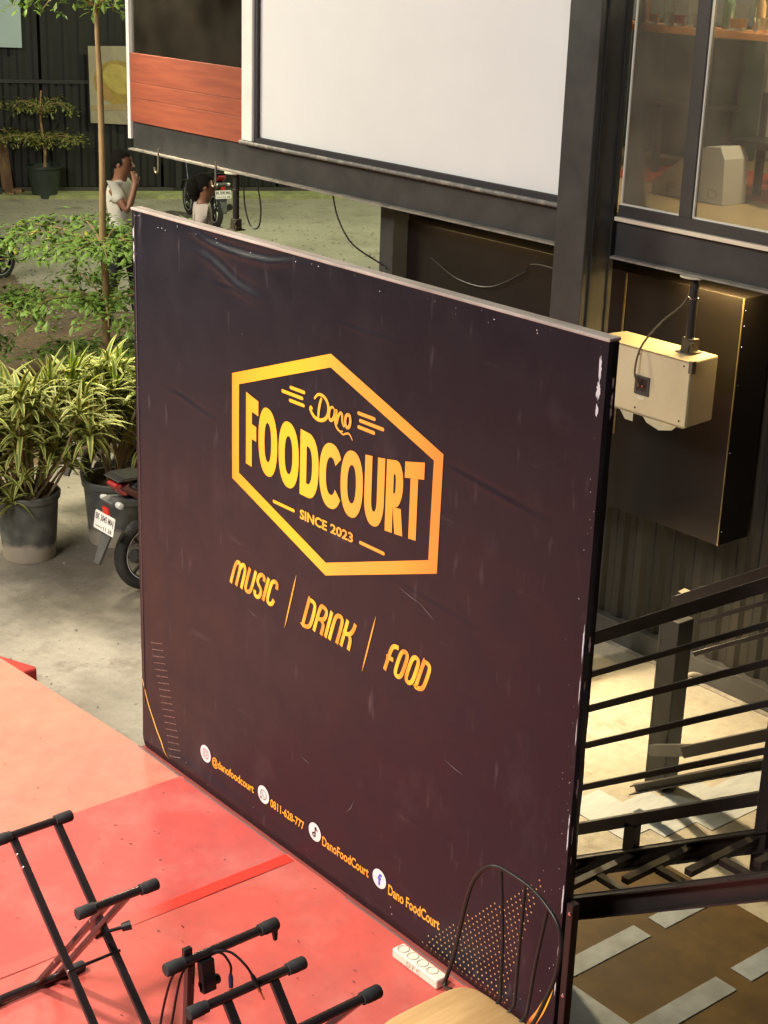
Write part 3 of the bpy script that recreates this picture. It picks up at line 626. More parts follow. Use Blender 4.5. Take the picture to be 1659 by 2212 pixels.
b = MB(); b.tube([(1.73, -1.20, .372), (1.76, -1.13, .385)], .007, 8); b.tube([(1.75, -1.15, .380), (1.764, -1.118, .387)], [.016, .019], 10); b.build('lock_knob', plastic_black, ks, smooth=True, sharp=40)
def bolt(p, root):
    b = MB(); b.lathe([(0, .006), (.006, .005), (.0085, 0)], 8, Matrix.Translation(p) @ Euler((R(90), 0, 0)).to_matrix().to_4x4()); b.build('bolt', chrome, root, smooth=True)
for x, y, z in ((1.795, -1.395, .322), (1.48, -1.395, .588), (1.60, -1.345, .232), (1.88, -1.345, .560), (1.44, -1.395, .622)): bolt((x, y, z), ks)
k2 = empty('keyboard_stand', (2.75, -1.2, 0), 'black two tier keyboard stand with drooping cables beside the chair', 'keyboard stand')
stand_bar(k2, 'tier_bar', 2.545, .785, -1.455, -1.030, True)
stand_bar(k2, 'support_bar', 2.650, .680, -1.44, -0.995)
stand_bar(k2, 'support_bar', 3.035, .800, -1.44, -1.000)
for y in (-1.30, -1.12): b = MB(); b.bar((2.655, y, .668), (3.22, y, .03), .018, .032, up=(0, 1, 0)); b.build('leg', stand_m, k2, bevel=.003)
for y in (-1.36, -1.07): b = MB(); b.bar((3.03, y, .79), (2.40, y, .03), .018, .032, up=(0, 1, 0)); b.build('leg', stand_m, k2, bevel=.003)
stand_bar(k2, 'foot_bar', 2.40, .024, -1.44, -1.0); stand_bar(k2, 'foot_bar', 3.22, .024, -1.44, -1.0)
b = MB(); b.bar((2.545, -1.365, .775), (2.50, -1.365, .16), .026, .026, up=(0, 1, 0)); b.build('upright', stand_m, k2, bevel=.003)
b = MB(); b.cbox((2.565, -1.315, .72), (.028, .05, .11), (0, R(-8), 0)); b.tube([(2.565, -1.34, .69), (2.565, -1.27, .69)], .017, 10); b.cbox((2.53, -1.365, .80), (.02, .03, .045)); b.build('clamp', plastic_black, k2, bevel=.004)
cable_m = mat('cable_black', (0.012, 0.01, 0.012), 0.4)
gold_metal = mat('plug_metal', (0.75, 0.55, 0.3), 0.25, 1.0)
for i, (pts, e) in enumerate(((((2.545, -1.40, .78), (2.53, -1.43, .72), (2.515, -1.46, .55), (2.52, -1.47, .35), (2.50, -1.46, .10), (2.46, -1.40, .015)), None), (((2.56, -1.385, .78), (2.545, -1.405, .72), (2.535, -1.44, .5), (2.52, -1.45, .3), (2.55, -1.44, .08), (2.6, -1.38, .015)), None),
        (((2.55, -1.30, .79), (2.575, -1.265, .785), (2.60, -1.25, .75), (2.602, -1.25, .715)), 1), (((2.55, -1.29, .79), (2.59, -1.245, .79), (2.635, -1.22, .76), (2.655, -1.205, .725)), 1))):
    t = empty('audio_cable', pts[0], ('black audio cable hanging down the upright, outer of two', 'black audio cable hanging down the upright, inner of two', 'short audio cable ending in a gold jack plug, left one', 'short audio cable ending in a gold jack plug, right one')[i], 'cable', 'cables on the two tier stand')
    b = MB(); b.tube(spline(pts, 8), .0042, 8); b.build('cord', cable_m, t, smooth=True)
    if e:
        a, c = Vector(pts[-2]), Vector(pts[-1]); d = (c - a).normalized(); d = Vector((d.x, d.y, -1.2)).normalized()
        b = MB(); b.tube([c, c + d * .012, c + d * .045], [.006, .008, .0075], 10); b.build('plug_body', mat('plug_blue', (0.03, 0.03, 0.10), 0.4) if i == 2 else plastic_black, t, smooth=True, sharp=40)
        b = MB(); b.tube([c + d * .045, c + d * .062, c + d * .063, c + d * .092, c + d * .096], [.0065, .0065, .0033, .0033, .001], 10); b.build('jack_tip', gold_metal, t, smooth=True, sharp=40)

# ---------------------------------------------------------------- chair
ch = empty('chair', (3.0, -0.65, 0), 'chair with arched black wire back and pale wooden seat', 'chair')
wood = mat('seat_wood', (0.80, 0.52, 0.24), 0.35, col2=(0.64, 0.38, 0.15), cscale=3.0, cmix=(.35, .65), stretch=(9, 1.0, 4), bump=0.05, bscale=30, coat=.3)
seat = MB(); n = 40; rows = [(.0, .44), (.004, .445), (.0, .462), (-.004, .466)]
def sse(a, e=5): c, s = math.cos(a), math.sin(a); return math.copysign(abs(c) ** (2 / e), c), math.copysign(abs(s) ** (2 / e), s)
vs = []
for o_, z in rows:
    for i in range(n): c, s = sse(2 * math.pi * i / n); vs.append((3.03 + c * (.205 + o_), -.645 + s * (.215 + o_), z))
fs = [tuple(range(n))[::-1], tuple(3 * n + i for i in range(n))] + [(i * n + j, i * n + (j + 1) % n, (i + 1) * n + (j + 1) % n, (i + 1) * n + j) for i in range(3) for j in range(n)]
seat.add(vs, fs); seat.build('seat', wood, ch, smooth=True, sharp=50)
wire = mat('chair_wire', (0.03, 0.028, 0.026), 0.35, 0.3, var=.1)
loop = [(2.80, -.475, .43), (2.735, -.446, .40), (2.745, -.421, .508), (2.756, -.393, .694), (2.774, -.377, .806), (2.814, -.366, .875), (2.870, -.361, .908), (2.950, -.361, .915), (3.040, -.361, .908), (3.120, -.365, .880), (3.172, -.371, .843), (3.196, -.38, .79), (3.20, -.395, .69), (3.175, -.41, .58), (3.146, -.425, .484), (3.13, -.47, .43)]
b = MB(); b.tube(spline(loop, 6), .0075, 10); b.build('back_hoop', wire, ch, smooth=True)
for p in (((2.890, -.362, .908), (2.947, -.393, .695), (2.975, -.415, .54), (2.985, -.427, .475), (2.97, -.47, .432)), ((3.005, -.362, .910), (3.029, -.395, .685), (3.045, -.415, .55), (3.045, -.425, .478), (3.02, -.475, .432)), ((3.116, -.366, .880), (3.108, -.396, .674), (3.111, -.415, .55), (3.105, -.428, .478), (3.08, -.475, .432))):
    b = MB(); b.tube(spline(p, 6), .006, 8); b.build('back_rod', wire, ch, smooth=True)
b = MB(); b.tube([(2.84, -.46, .432), (3.22, -.46, .432)], .006, 8); b.tube([(2.84, -.83, .432), (3.22, -.83, .432)], .006, 8); b.build('seat_frame', wire, ch, smooth=True)
for sx, sy in ((2.84, -.46), (3.22, -.46), (2.84, -.83), (3.22, -.83)):
    b = MB(); b.tube([(sx, sy, .436), (sx + (.02 if sx > 3 else -.02), sy + (.04 if sy > -.6 else -.03), .012)], .009, 8); b.build('leg', wire, ch, smooth=True)

# ---------------------------------------------------------------- power strip
ps = empty('power_strip', (2.21, -0.1, 0), 'white four socket power strip marked DFC on the red carpet', 'power strip')
b = MB(); b.box((2.085, -.128, .008), (2.352, -.068, .050)); b.build('body', cream_plastic, ps, bevel=.006)
for i in range(4):
    x = 2.118 + i * .058
    b = MB(); b.lathe([(.0245, .0505), (.0235, .0525), (.021, .0522), (.0195, .0365), (0, .0363)], 24, Matrix.Translation((x, -.098, 0))); s_o = b.build('socket', mat('socket_plastic', (0.50, 0.46, 0.38), 0.45), ps, smooth=True, sharp=40)
    b = MB()
    for q in (-.0085, .0085): b.lathe([(0, .0373), (.0032, .0373), (.0032, .0365)], 10, Matrix.Translation((x + q * .8, -.098 + q * .5, 0)))
    b.build('pin_hole', plastic_black, s_o)
b = text_on('DFC', 2.175, 2.255, .018, .022, lambda u, z, k: (u, -.1292, z), .0, spacing=1.5); b.build('marking', mat('pen_ink', (0.30, 0.26, 0.2), .6), ps)
b = MB(); b.tube(spline([(2.350, -.098, .028), (2.40, -.105, .020), (2.47, -.10, .014), (2.60, -.07, .012), (2.78, -.06, .012), (3.0, -.06, .012), (3.3, -.1, .012)], 6), .0045, 8); b.build('cord', mat('cord_grey', (0.09, 0.07, 0.06), .5), ps, smooth=True)

# ---------------------------------------------------------------- staircase behind the panel
sl = 0.635; Yw_ = 3.735
stair = empty('staircase', (1.4, 1.6, GZ), 'black steel staircase with open tread frames and sloping pipe railings behind the panel', 'staircase')
def sbar(name, y, xa, za, xb, w, h, mt=stair_steel, bev=.003):
    b = MB(); b.bar((xa, y, za), (xb, y, za + (xb - xa) * sl), w, h, up=(0, 0, 1)); return b.build(name, mt, stair, bevel=bev)
Yn, Yf = 1.10, 2.24
# x range goes down to the left, hidden by the panel, and up to the right
for nm, z0, w, h in (('handrail', 1.010, .05, .055), ('rail', .838, .025, .026), ('rail', .672, .025, .030), ('rail', .492, .025, .027), ('rail', .282, .025, .027)):
    sbar(nm, Yn, 1.62, z0 - .30 * sl, 4.4, w, h)
sbar('bottom_rail', Yn, 1.55, .072 - .37 * sl, 4.4, .04, .052)
def channel(name, y, x0, z0, x1, h, mt=stair_steel):
    b = MB(); zz = lambda x: z0 + (x - x0) * sl
    b.bar((x0, y, z0), (x1, y, zz(x1)), .008, h)
    for s in (-1, 1): b.bar((x0, y - .022, z0 + s * h * .5), (x1, y - .022, zz(x1) + s * h * .5), .05, .007)
    return b.build(name, mt, stair)
channel('stringer', Yn, 1.46, -.118 - .466 * sl, 4.4, .092)
channel('stringer', .35, 1.46, .328 - 1.14 * sl, 4.4, .092)
channel('base_rail', Yf, 1.28, -.40, 4.0, .05)
for x in (2.225, 3.0): b = MB(); z = .072 + (x - 1.92) * sl; b.box((x - .03, Yn - .02, z - .20), (x + .03, Yn + .02, z - .02)); b.build('stub_post', stair_steel, stair)
for x, zt in ((2.86, 1.6),): b = MB(); b.box((x, Yn - .03, .35), (x + .06, Yn + .03, zt)); b.build('rail_post', stair_steel, stair, bevel=.003)
# open tread frames of angle iron between the two stringers
ts = mat('rusty_steel', (0.036, 0.025, 0.019), .5, var=.4, vscale=12, rvar=.15)
for i in range(-3, 5):
    x0 = 2.24 + i * .303; z = .125 + i * .192
    if z < GZ + .05: continue
    for xx in (x0 + .012,): b = MB(); b.box((xx, .66, z - .022), (xx + .034, 1.094, z + .004)); b.build('tread_frame_bar', ts, stair)
    for yy in (.82,): b = MB(); b.box((x0 + .048, yy, z - .026), (x0 + .253, yy + .034, z + .0005)); b.build('tread_frame_bar', ts, stair)
# far railing and pillar
for nm, z0, w, h in (('handrail', .715, .05, .055), ('rail', .650, .022, .024), ('rail', .478, .022, .024), ('bottom_rail', -.075, .04, .06)):
    xa = 1.40 if nm == 'handrail' else 1.55
    sbar(nm, Yf + .03, xa, z0, 4.0, w, h)
pl = MB(); pl.box((1.155, 2.46, GZ), (1.285, 2.58, .50)); pl.build('pillar', dark_steel, stair, bevel=.004)
pl = MB(); pl.box((1.16, 2.461, GZ + .012), (1.17, 2.459, .49)); pl.bar((1.24, 2.40, -.24), (1.56, 2.30, -.07), .05, .06); pl.build('pillar_bracket', dark_steel, stair)
pl = MB(); pl.prism([(.238, .015), (.301, .013), (.349, .053), (.286, .054)], lambda u, v, q: (u, Yw_ - .002 * q, v)); tag(pl.build('sticker', mat('pale_cap', (.62, .52, .36), .6, var=.1)), 'small cream sticker on the dark corrugated wall above the stair rail', 'sticker')

# ---------------------------------------------------------------- container bar building
bar = empty('container_bar', (0.0, 3.5, GZ), 'two storey black steel container bar with windows and orange wood balustrade', 'building')
Yb, Yw = 3.10, 3.73
cor_m = mat('corrugated_black', (0.008, 0.0075, 0.0065), 0.55, col2=(0.022, 0.018, 0.013), cscale=1.6, cmix=(.45, .8), stretch=(6, 6, .5), var=.3, vscale=5, rvar=.2, bump=.08)
def corrugated(x0, x1, z0, z1, y, depth=.02, pitch=.16):
    mb = MB(); vs = []; x = x0; prof = []
    while x < x1: prof += [(x, 0), (x + pitch * .32, 0), (x + pitch * .5, depth), (x + pitch * .82, depth)]; x += pitch
    n = len(prof)
    for z in (z0, z1): vs += [(px, y + d, z) for px, d in prof]
    mb.add(vs, [(i, i + 1, n + i + 1, n + i) for i in range(n - 1)]); return mb
corrugated(-2.55, 6.5, -.36, 2.16, Yw + .02).build('corrugated_wall', cor_m, bar)
b = MB(); b.box((-2.6, Yw - .03, GZ), (6.5, Yw + .12, GZ + .155)); b.build('base_beam', dark_steel, bar, bevel=.004)
b = MB(); b.box((-2.6, Yw - .07, GZ), (6.5, Yw - .031, GZ + .008)); b.build('base_flange', dusty_steel, bar)
b = MB(); b.tube(spline([(.52, Yw - .035, GZ + .05), (.50, Yw - .10, GZ + .075), (.48, Yw - .15, GZ + .055), (.475, Yw - .155, GZ + .0)], 5), .016, 8); b.build('lashing_ring', dusty_steel, bar, smooth=True)
b = MB(); b.box((-2.56, Yw + .15, GZ), (6.5, 6.2, 2.15)); b.build('lower_room', cor_m, bar)
# beam with dusty lower flange
b = MB(); b.box((-5.16, Yb, 2.165), (6.5, Yb + .012, 2.372)); b.build('front_beam', dark_steel, bar)
b = MB(); b.box((-5.16, Yb - .05, 2.152), (6.5, Yb + .09, 2.164)); b.build('beam_flange', dusty_steel, bar)
b = MB(); b.box((-5.16, Yb - .02, 2.373), (.04, Yb + .09, 2.384)); b.build('beam_flange', dusty_steel, bar)
b = MB(); b.box((.06, Yb - .035, 2.362), (6.5, Yb + .02, 2.384)); b.build('window_sill', mat('sill_metal', (.75, .66, .52), .45, var=.12), bar, bevel=.002)
b = MB(); b.box((-5.16, Yb + .10, 2.15), (-5.06, 6.0, 2.37)); b.build('end_beam', dark_steel, bar)
b = MB(); b.box((-5.15, Yb + .013, 2.30), (6.5, 6.2, 2.371)); b.build('deck', mat('deck_floor', (.50, .37, .19), .4, col2=(.38, .28, .14), cscale=1.5, var=.15, rvar=.1), bar)
# columns
b = MB(); b.box((-.185, 2.85, GZ), (.050, Yb - .001, 5.0)); b.build('column', dark_steel, bar, bevel=.006)
b = MB(); b.box((.0505, 2.90, GZ), (.062, 2.915, 5.0)); b.box((.0505, 3.05, GZ), (.062, 3.06, 5.0)); b.build('column_rib', black_metal, bar)
b = MB(); b.box((-2.30, 3.32, GZ), (-2.16, 3.46, 2.15)); b.build('post', dark_steel, bar, bevel=.005)
# left end: white posts and orange boards
b = MB(); b.box((-5.205, Yb - .02, 2.235), (-5.165, Yb + .02, 4.8)); b.build('white_post', white_paint, bar)
b = MB(); b.box((-3.603, Yb - .03, 2.40), (-3.475, Yb + .05, 4.8)); b.build('white_post', white_paint, bar, bevel=.003)
plank_m = mat('orange_plank', (0.32, 0.073, 0.032), 0.6, col2=(0.24, 0.050, 0.024), cscale=2.2, cmix=(.38, .62), stretch=(.7, 4, 9), bump=.1, bscale=10, var=.12, vscale=4)
for z0, z1 in ((2.372, 2.5555), (2.557, 2.676), (2.6775, 2.898)):
    b = MB(); b.box((-5.150, Yb - .022, z0), (-3.606, Yb + .004, z1)); b.build('plank', plank_m, bar, bevel=.003)
# inside the left opening
inner_m = mat('inner_wall', (0.075, 0.07, 0.05), .7, col2=(.035, .035, .028), cscale=2, var=.3)
b = MB(); b.box((-5.1, 4.8, 2.38), (-3.5, 4.86, 5)); b.build('inner_wall', inner_m, bar)
rail_m = mat('grey_rail', (.30, .28, .25), .5, var=.2)
for z in (3.02, 3.20, 2.90): b = MB(); b.box((-5.11, 3.9, z), (-3.9, 3.93, z + .022)); b.build('inner_rail', rail_m, bar)
b = MB(); b.box((-3.95, 3.88, 2.38), (-3.88, 3.95, 5)); b.box((-5.06, 3.88, 2.38), (-4.98, 3.95, 5)); b.build('inner_post', mat('grey_post', (.16, .15, .13), .6), bar)
# projection screen
scr = empty('projection_screen', (-1.8, Yb, 2.4), 'large white projection screen with black border hung between the steel columns', 'projection screen')
b = MB(); nx = 60; vs = []; fs = []
for j in range(31):
    for i in range(nx + 1):
        x = -3.432 + (3.25) * i / nx; z = 2.432 + 2.3 * j / 30
        y = Yb + .012 - .011 * math.exp(-((x + .42 + (z - 2.4) * .05) / .06) ** 2) * min(1, (z - 2.45)) + .002 * math.sin(x * 4 + z)
        vs.append((x, y, z))
for j in range(30):
    for i in range(nx): a = j * (nx + 1) + i; fs.append((a, a + 1, a + nx + 2, a + nx + 1))
b.add(vs, fs); b.build('screen_fabric', mat('screen_white', (.70, .72, .74), .75, var=.03, vscale=2), scr, smooth=True, sharp=180)
fr_m = mat('screen_border', (.02, .018, .024), .6)
b = MB(); b.box((-3.470, Yb - .012, 2.392), (-.186, Yb + .004, 2.431)); b.build('bottom_border', fr_m, scr)
b = MB(); b.box((-3.470, Yb - .012, 2.432), (-3.434, Yb + .004, 4.8)); b.build('side_border', fr_m, scr)
b = MB(); b.tube([(-3.60, Yb - .045, 2.386), (-.19, Yb - .045, 2.386)], .014, 10); b.build('weight_tube', mat('tube_grey', (.13, .125, .12), .6, col2=(.35, .32, .28), cscale=14, cmix=(.5, .7)), scr, smooth=True)
b = MB(); b.box((-3.43, Yb + .03, 2.385), (-.19, Yb + .07, 4.9)); b.build('wall_panel', black_metal, bar)
# hooks on the beam
for x, z in ((-4.70, 2.13), (-3.90, 2.13)):
    b = MB(); b.tube(spline([(x, Yb - .052, 2.21), (x, Yb - .056, 2.12), (x + .005, Yb - .06, 2.06), (x - .015, Yb - .06, 2.025), (x - .04, Yb - .06, 2.03), (x - .05, Yb - .06, 2.065)], 5), .0075, 8); b.build('hook', mat('hook_metal', (.30, .27, .2), .4, .6), bar, smooth=True)
# windows right of the column
fr = mat('window_frame', (.045, .042, .04), .5, var=.15)
bead = mat('window_bead', (.74, .70, .60), .5)
glass = bpy.data.materials.new('window_glass'); glass.use_nodes = True; gn = glass.node_tree; gn.nodes.clear()
o_ = gn.nodes.new('ShaderNodeOutputMaterial'); mx = gn.nodes.new('ShaderNodeMixShader'); tr = gn.nodes.new('ShaderNodeBsdfTransparent'); gl = gn.nodes.new('ShaderNodeBsdfGlossy'); fz = gn.nodes.new('ShaderNodeFresnel')
fz.inputs['IOR'].default_value = 1.5; gl.inputs['Roughness'].default_value = .02; tr.inputs['Color'].default_value = (.86, .88, .84, 1)
gn.links.new(fz.outputs[0], mx.inputs[0]); gn.links.new(tr.outputs[0], mx.inputs[1]); gn.links.new(gl.outputs[0], mx.inputs[2]); df = gn.nodes.new('ShaderNodeBsdfDiffuse'); df.inputs['Color'].default_value = (.42, .36, .27, 1); m2_ = gn.nodes.new('ShaderNodeMixShader'); tcg = gn.nodes.new('ShaderNodeTexCoord'); ng = gn.nodes.new('ShaderNodeTexNoise'); ng.inputs['Scale'].default_value = 2.2; ng.inputs['Detail'].default_value = 7; rg = gn.nodes.new('ShaderNodeMapRange'); rg.inputs[1].default_value = .3; rg.inputs[2].default_value = .75; rg.inputs[3].default_value = .07; rg.inputs[4].default_value = .24
gn.links.new(tcg.outputs['Object'], ng.inputs['Vector']); gn.links.new(ng.outputs['Fac'], rg.inputs[0]); gn.links.new(rg.outputs[0], m2_.inputs[0]); gn.links.new(mx.outputs[0], m2_.inputs[1]); gn.links.new(df.outputs[0], m2_.inputs[2]); gn.links.new(m2_.outputs[0], o_.inputs[0])
def window(x0, x1, z0, z1):
    w = MB(); w.box((x0, Yb + .015, z0), (x1, Yb + .019, z1)); p_ = w.build('window_pane', glass, bar)
    w = MB(); t = .009; y0, y1 = Yb + .004, Yb + .014
    w.box((x0, y0, z0), (x0 + t, y1, z1)); w.box((x1 - t, y0, z0), (x1, y1, z1)); w.box((x0 + t, y0, z0), (x1 - t, y1, z0 + t)); w.build('glazing_bead', bead, p_)
w_ = MB(); w_.box((-5.150, Yb - .004, 2.900), (-3.606, Yb + .001, 4.7)); clean = glass.copy(); clean.name = 'dark_glass'
for nd in clean.node_tree.nodes:
    if nd.type == 'MAP_RANGE': nd.inputs[3].default_value = .01; nd.inputs[4].default_value = .07
w_.build('window_pane', clean, bar)
w_ = MB(); w_.box((-5.16, Yb + .10, 2.385), (-5.12, 6.0, 4.9)); w_.build('end_wall', inner_m, bar)
window(.062, .496, 2.448, 4.4); window(.580, 1.20, 2.448, 4.4)
b = MB(); b.box((.062, Yb - .01, 2.385), (6.5, Yb + .04, 2.447)); b.build('window_frame', fr, bar)
b = MB(); b.box((.497, Yb - .01, 2.448), (.579, Yb + .04, 4.4)); b.build('window_mullion', fr, bar)
b = MB(); b.box((1.201, Yb - .01, 2.448), (1.28, Yb + .04, 4.4)); b.build('window_mullion', fr, bar)
for i in range(5):
    x0 = 1.281 + i * .98; window(x0, x0 + .90, 2.448, 4.4); b = MB(); b.box((x0 + .901, Yb - .01, 2.448), (x0 + .979, Yb + .04, 4.4)); b.build('window_mullion', fr, bar)
b = MB(); b.box((.062, Yb - .01, 4.401), (6.5, Yb + .04, 4.9)); b.build('window_header', fr, bar)
# interior
b = MB(); b.box((-3.4, 6.0, 2.38), (6.5, 6.1, 5.0)); b.build('back_wall', mat('bar_back_wall', (.30, .32, .33), .6, col2=(.16, .14, .12), cscale=1.1, var=.2), bar)
b = MB(); b.box((-5.2, Yb + .1, 4.9), (6.5, 6.1, 5.0)); b.build('roof', black_metal, bar)
b = MB(); b.box((-.9, 3.45, 3.36), (3.0, 3.75, 3.395)); b.build('bar_shelf', mat('shelf_wood', (.55, .22, .07), .4, var=.15, vscale=5), bar)
b = MB(); b.box((-2.2, 5.6, 2.38), (-1.2, 5.9, 3.3)); b.build('fridge', mat('fridge_green', (.03, .05, .04), .4, var=.3), bar)
b = MB(); b.box((1.8, 3.5, 2.38), (2.0, 6, 4.9)); b.build('side_wall', inner_m, bar)
gm = {}
def tumbler(x, y, h, r, c, label):
    t = empty('drinking_glass', (x, y, 3.395), label, 'glass', 'glasses on the bar shelf')
    b = MB(); b.lathe([(0, .001), (r * .8, .001), (r, h), (r * .93, h), (r * .74, .012), (0, .012)], 16, Matrix.Translation((x, y, 3.395))); b.build('tumbler', mat('clear_glass', (.95, .95, .9), .03, trans=1.0), t, smooth=True, sharp=50)
    b = MB(); b.lathe([(0, .014), (r * .72, .014), (r * .82, h * .45), (0, h * .45)], 16, Matrix.Translation((x, y, 3.395))); b.build('drink', c, t, smooth=True, sharp=50)
rd = mat('drink_red', (.45, .02, .02), .1, trans=.4); am = mat('drink_amber', (.75, .35, .08), .1, trans=.5); cl = mat('drink_clear', (.7, .75, .65), .1, trans=.7)
for i, (x, c, h, r, l) in enumerate(((-.24, am, .12, .035, 'small amber glass at the left end of the bar shelf'), (-.13, cl, .16, .04, 'tall clear glass next to the red drink'), (-.05, rd, .13, .042, 'glass of red drink on the bar shelf'), (.04, cl, .15, .036, 'slim clear glass right of the red drink'), (.13, am, .15, .05, 'wide pink amber glass before the mullion'), (.36, am, .14, .06, 'large amber jar behind the right window'), (.52, cl, .17, .05, 'clear jar at the right window'))):
    tumbler(x, 3.6, h, r, c, l)
bx = empty('white_box', (-.22, 4.05, 2.371), 'pale gabled box with grey letters behind the bar window', 'box')
b = MB(); b.prism([(-.50, 2.372), (.06, 2.372), (.045, 2.64), (.005, 2.71), (-.10, 2.70), (-.24, 2.64), (-.50, 2.45)], lambda u, v, s: (u, 4.0 + .22 * s, v)); b.build('body', mat('box_white', (.46, .43, .38), .6), bx, bevel=.004)
b = text_on('F', -.38, -.30, 2.40, .06, lambda u, z, k: (u, 3.998, z), .01); b.build('marking', mat('box_ink', (.35, .3, .25), .7), bx)
b = text_on('D', -.06, .02, 2.40, .06, lambda u, z, k: (u, 3.998, z), .01); b.build('marking', MATS['box_ink'], bx)
mt_ = mat('red_mat', (.50, .09, .03), .7, var=.1)
b = MB(); b.box((-1.3, 4.35, 2.372), (.2, 5.4, 2.379)); tag(b.build('red_mat', mt_), 'orange red mat on the bar floor behind the white box', 'mat')
for i, (x, y, h, r, c_, l) in enumerate(((-.35, 3.64, .22, .03, (.10, .05, .02), 'dark brown bottle at the left end of the bar shelf'), (.24, 3.66, .24, .03, (.05, .12, .05), 'green bottle left of the mullion'), (.44, 3.68, .22, .032, (.5, .3, .12), 'amber bottle right of the mullion'), (.66, 3.62, .20, .04, (.55, .5, .4), 'pale jar at the right edge of the shelf'))):
    t = empty('bottle', (x, y, 3.395), l, 'bottle', 'bottles on the bar shelf'); bm_ = mat('bottle_%d' % i, c_, .12, var=.1)
    b = MB(); b.lathe([(0, 0), (r, 0), (r * 1.05, .01), (r, h * .6), (r * .45, h * .78), (r * .4, h * .97)], 16, Matrix.Translation((x, y, 3.395))); b.build('body', bm_, t, smooth=True, sharp=50)
    b = MB(); b.lathe([(0, h), (r * .46, h), (r * .46, h * .93)], 12, Matrix.Translation((x, y, 3.395))); b.build('cap', gold_metal, t)
def back_panel(x, y):
    b = MB(); n = 14; poly = [(x - .22, 2.72), (x + .22, 2.72)] + [(x + .22 * math.cos(R(180 * i / n)), 3.12 + .12 * math.sin(R(180 * i / n))) for i in range(n + 1)]
    b.prism(poly, lambda u, v, q: (u, y + .02 * q, v)); return b
def bar_stool(x, y, label):
    t = empty('bar_chair', (x, y, 2.371), label, 'chair', 'dark chairs inside the bar')
    b = MB(); b.box((x - .2, y - .2, 2.80), (x + .2, y + .2, 2.84)); b.build('seat', plastic_black, t, bevel=.01)
    for sx in (-1, 1):
        for sy in (-1, 1): b = MB(); b.box((x + sx * .17 - .018, y + sy * .17 - .018, 2.371), (x + sx * .17 + .018, y + sy * .17 + .018, 2.80)); b.build('leg', plastic_black, t)
    b = MB(); b.box((x - .2, y + .18, 3.0), (x + .2, y + .21, 3.25)); b.box((x - .19, y + .18, 2.84), (x - .15, y + .21, 3.0)); b.box((x + .15, y + .18, 2.84), (x + .19, y + .21, 3.0)); b.build('backrest', plastic_black, t)
bar_stool(-.95, 4.9, 'dark chair seen through the left bar window'); bar_stool(.05, 5.0, 'dark chair seen through the right bar window')
t = empty('bar_chair', (.12, 4.45, 2.371), 'chair with pale rounded back panel behind the right bar window', 'chair')
back_panel(.12, 4.5).build('backrest', mat('chair_panel', (.34, .31, .26), .6, var=.25, vscale=9), t, bevel=.008)
for sx in (-.2, .2):
    for sy in (-.32, .0): b = MB(); b.box((.12 + sx - .02, 4.5 + sy - .02, 2.371), (.12 + sx + .02, 4.5 + sy + .018, 2.72 if sy else 3.0)); b.build('leg', plastic_black, t)
b = MB(); b.box((-.10, 4.18, 2.70), (.34, 4.49, 2.74)); b.build('seat', plastic_black, t, bevel=.01)
# lit bulb in the bar and floodlight at the left opening
t = empty('bar_bulb', (.55, 3.85, 3.55), 'small glowing bulb hanging behind the right bar window', 'bulb')
b = MB(); b.lathe([(0, -.035), (.022, -.028), (.03, -.008), (.026, .012), (.012, .03), (0, .032)], 16, Matrix.Translation((.55, 3.85, 3.50))); b.build('globe', mat('bulb_glow', (1, .8, .5), .4, emis=(1, .75, .4), estr=25), t, smooth=True)
b = MB(); b.tube([(.55, 3.85, 3.532), (.55, 3.85, 4.9)], .005, 6); b.build('cord', cable_m, t)
t = empty('floodlight', (-4.80, 3.05, 3.42), 'lit white floodlight above the orange balustrade', 'floodlight')
b = MB(); b.cbox((-4.80, 3.09, 3.44), (.34, .06, .22), (R(-25), 0, 0)); b.build('housing', black_metal, t, bevel=.008)
b = MB(); b.cbox((-4.80, 3.055, 3.424), (.29, .012, .17), (R(-25), 0, 0)); b.build('lens', mat('flood_glow', (1, .95, .85), .4, emis=(1, .93, .75), estr=18), t)
b = MB(); b.bar((-4.80, 3.12, 3.50), (-4.80, 3.12, 3.9), .03, .02); b.build('bracket', black_metal, t)
t = empty('passage_lamp', (.60, 3.40, 2.15), 'warm tube lamp under the deck above the sign box', 'lamp')
b = MB(); b.box((.30, 3.37, 2.125), (.90, 3.43, 2.15)); b.build('housing', white_paint, t)
b = MB(); b.tube([(.32, 3.40, 2.113), (.88, 3.40, 2.113)], .014, 10); b.build('tube', mat('tube_glow', (1, .8, .5), .4, emis=(1, .75, .38), estr=6), t, smooth=True)

t = empty('passage_lamp', (-1.35, 3.36, 2.15), 'warm tube lamp under the deck left of the big column', 'lamp')
b = MB(); b.box((-2.0, 3.33, 2.125), (-.7, 3.39, 2.15)); b.build('housing', white_paint, t)
b = MB(); b.tube([(-1.97, 3.36, 2.113), (-.73, 3.36, 2.113)], .014, 10); b.build('tube', MATS['tube_glow'], t, smooth=True)
t = empty('added_column_lamp', (-.05, 2.80, 1.42), 'added small black floodlight on the steel column, unseen behind the panel', 'floodlight')  # fixture made up to carry the added column light
b = MB(); b.cbox((-.04, 2.79, 1.43), (.16, .05, .12), (R(-40), 0, 0)); b.build('housing', black_metal, t, bevel=.006)
b = MB(); b.cbox((-.04, 2.765, 1.405), (.13, .008, .09), (R(-40), 0, 0)); b.build('lens', mat('added_lamp_lens', (1, .9, .7), .4, emis=(1, .84, .55), estr=8), t)
b = MB(); b.box((-.06, 2.79, 1.47), (-.02, 2.85, 1.50)); b.build('bracket', black_metal, t)
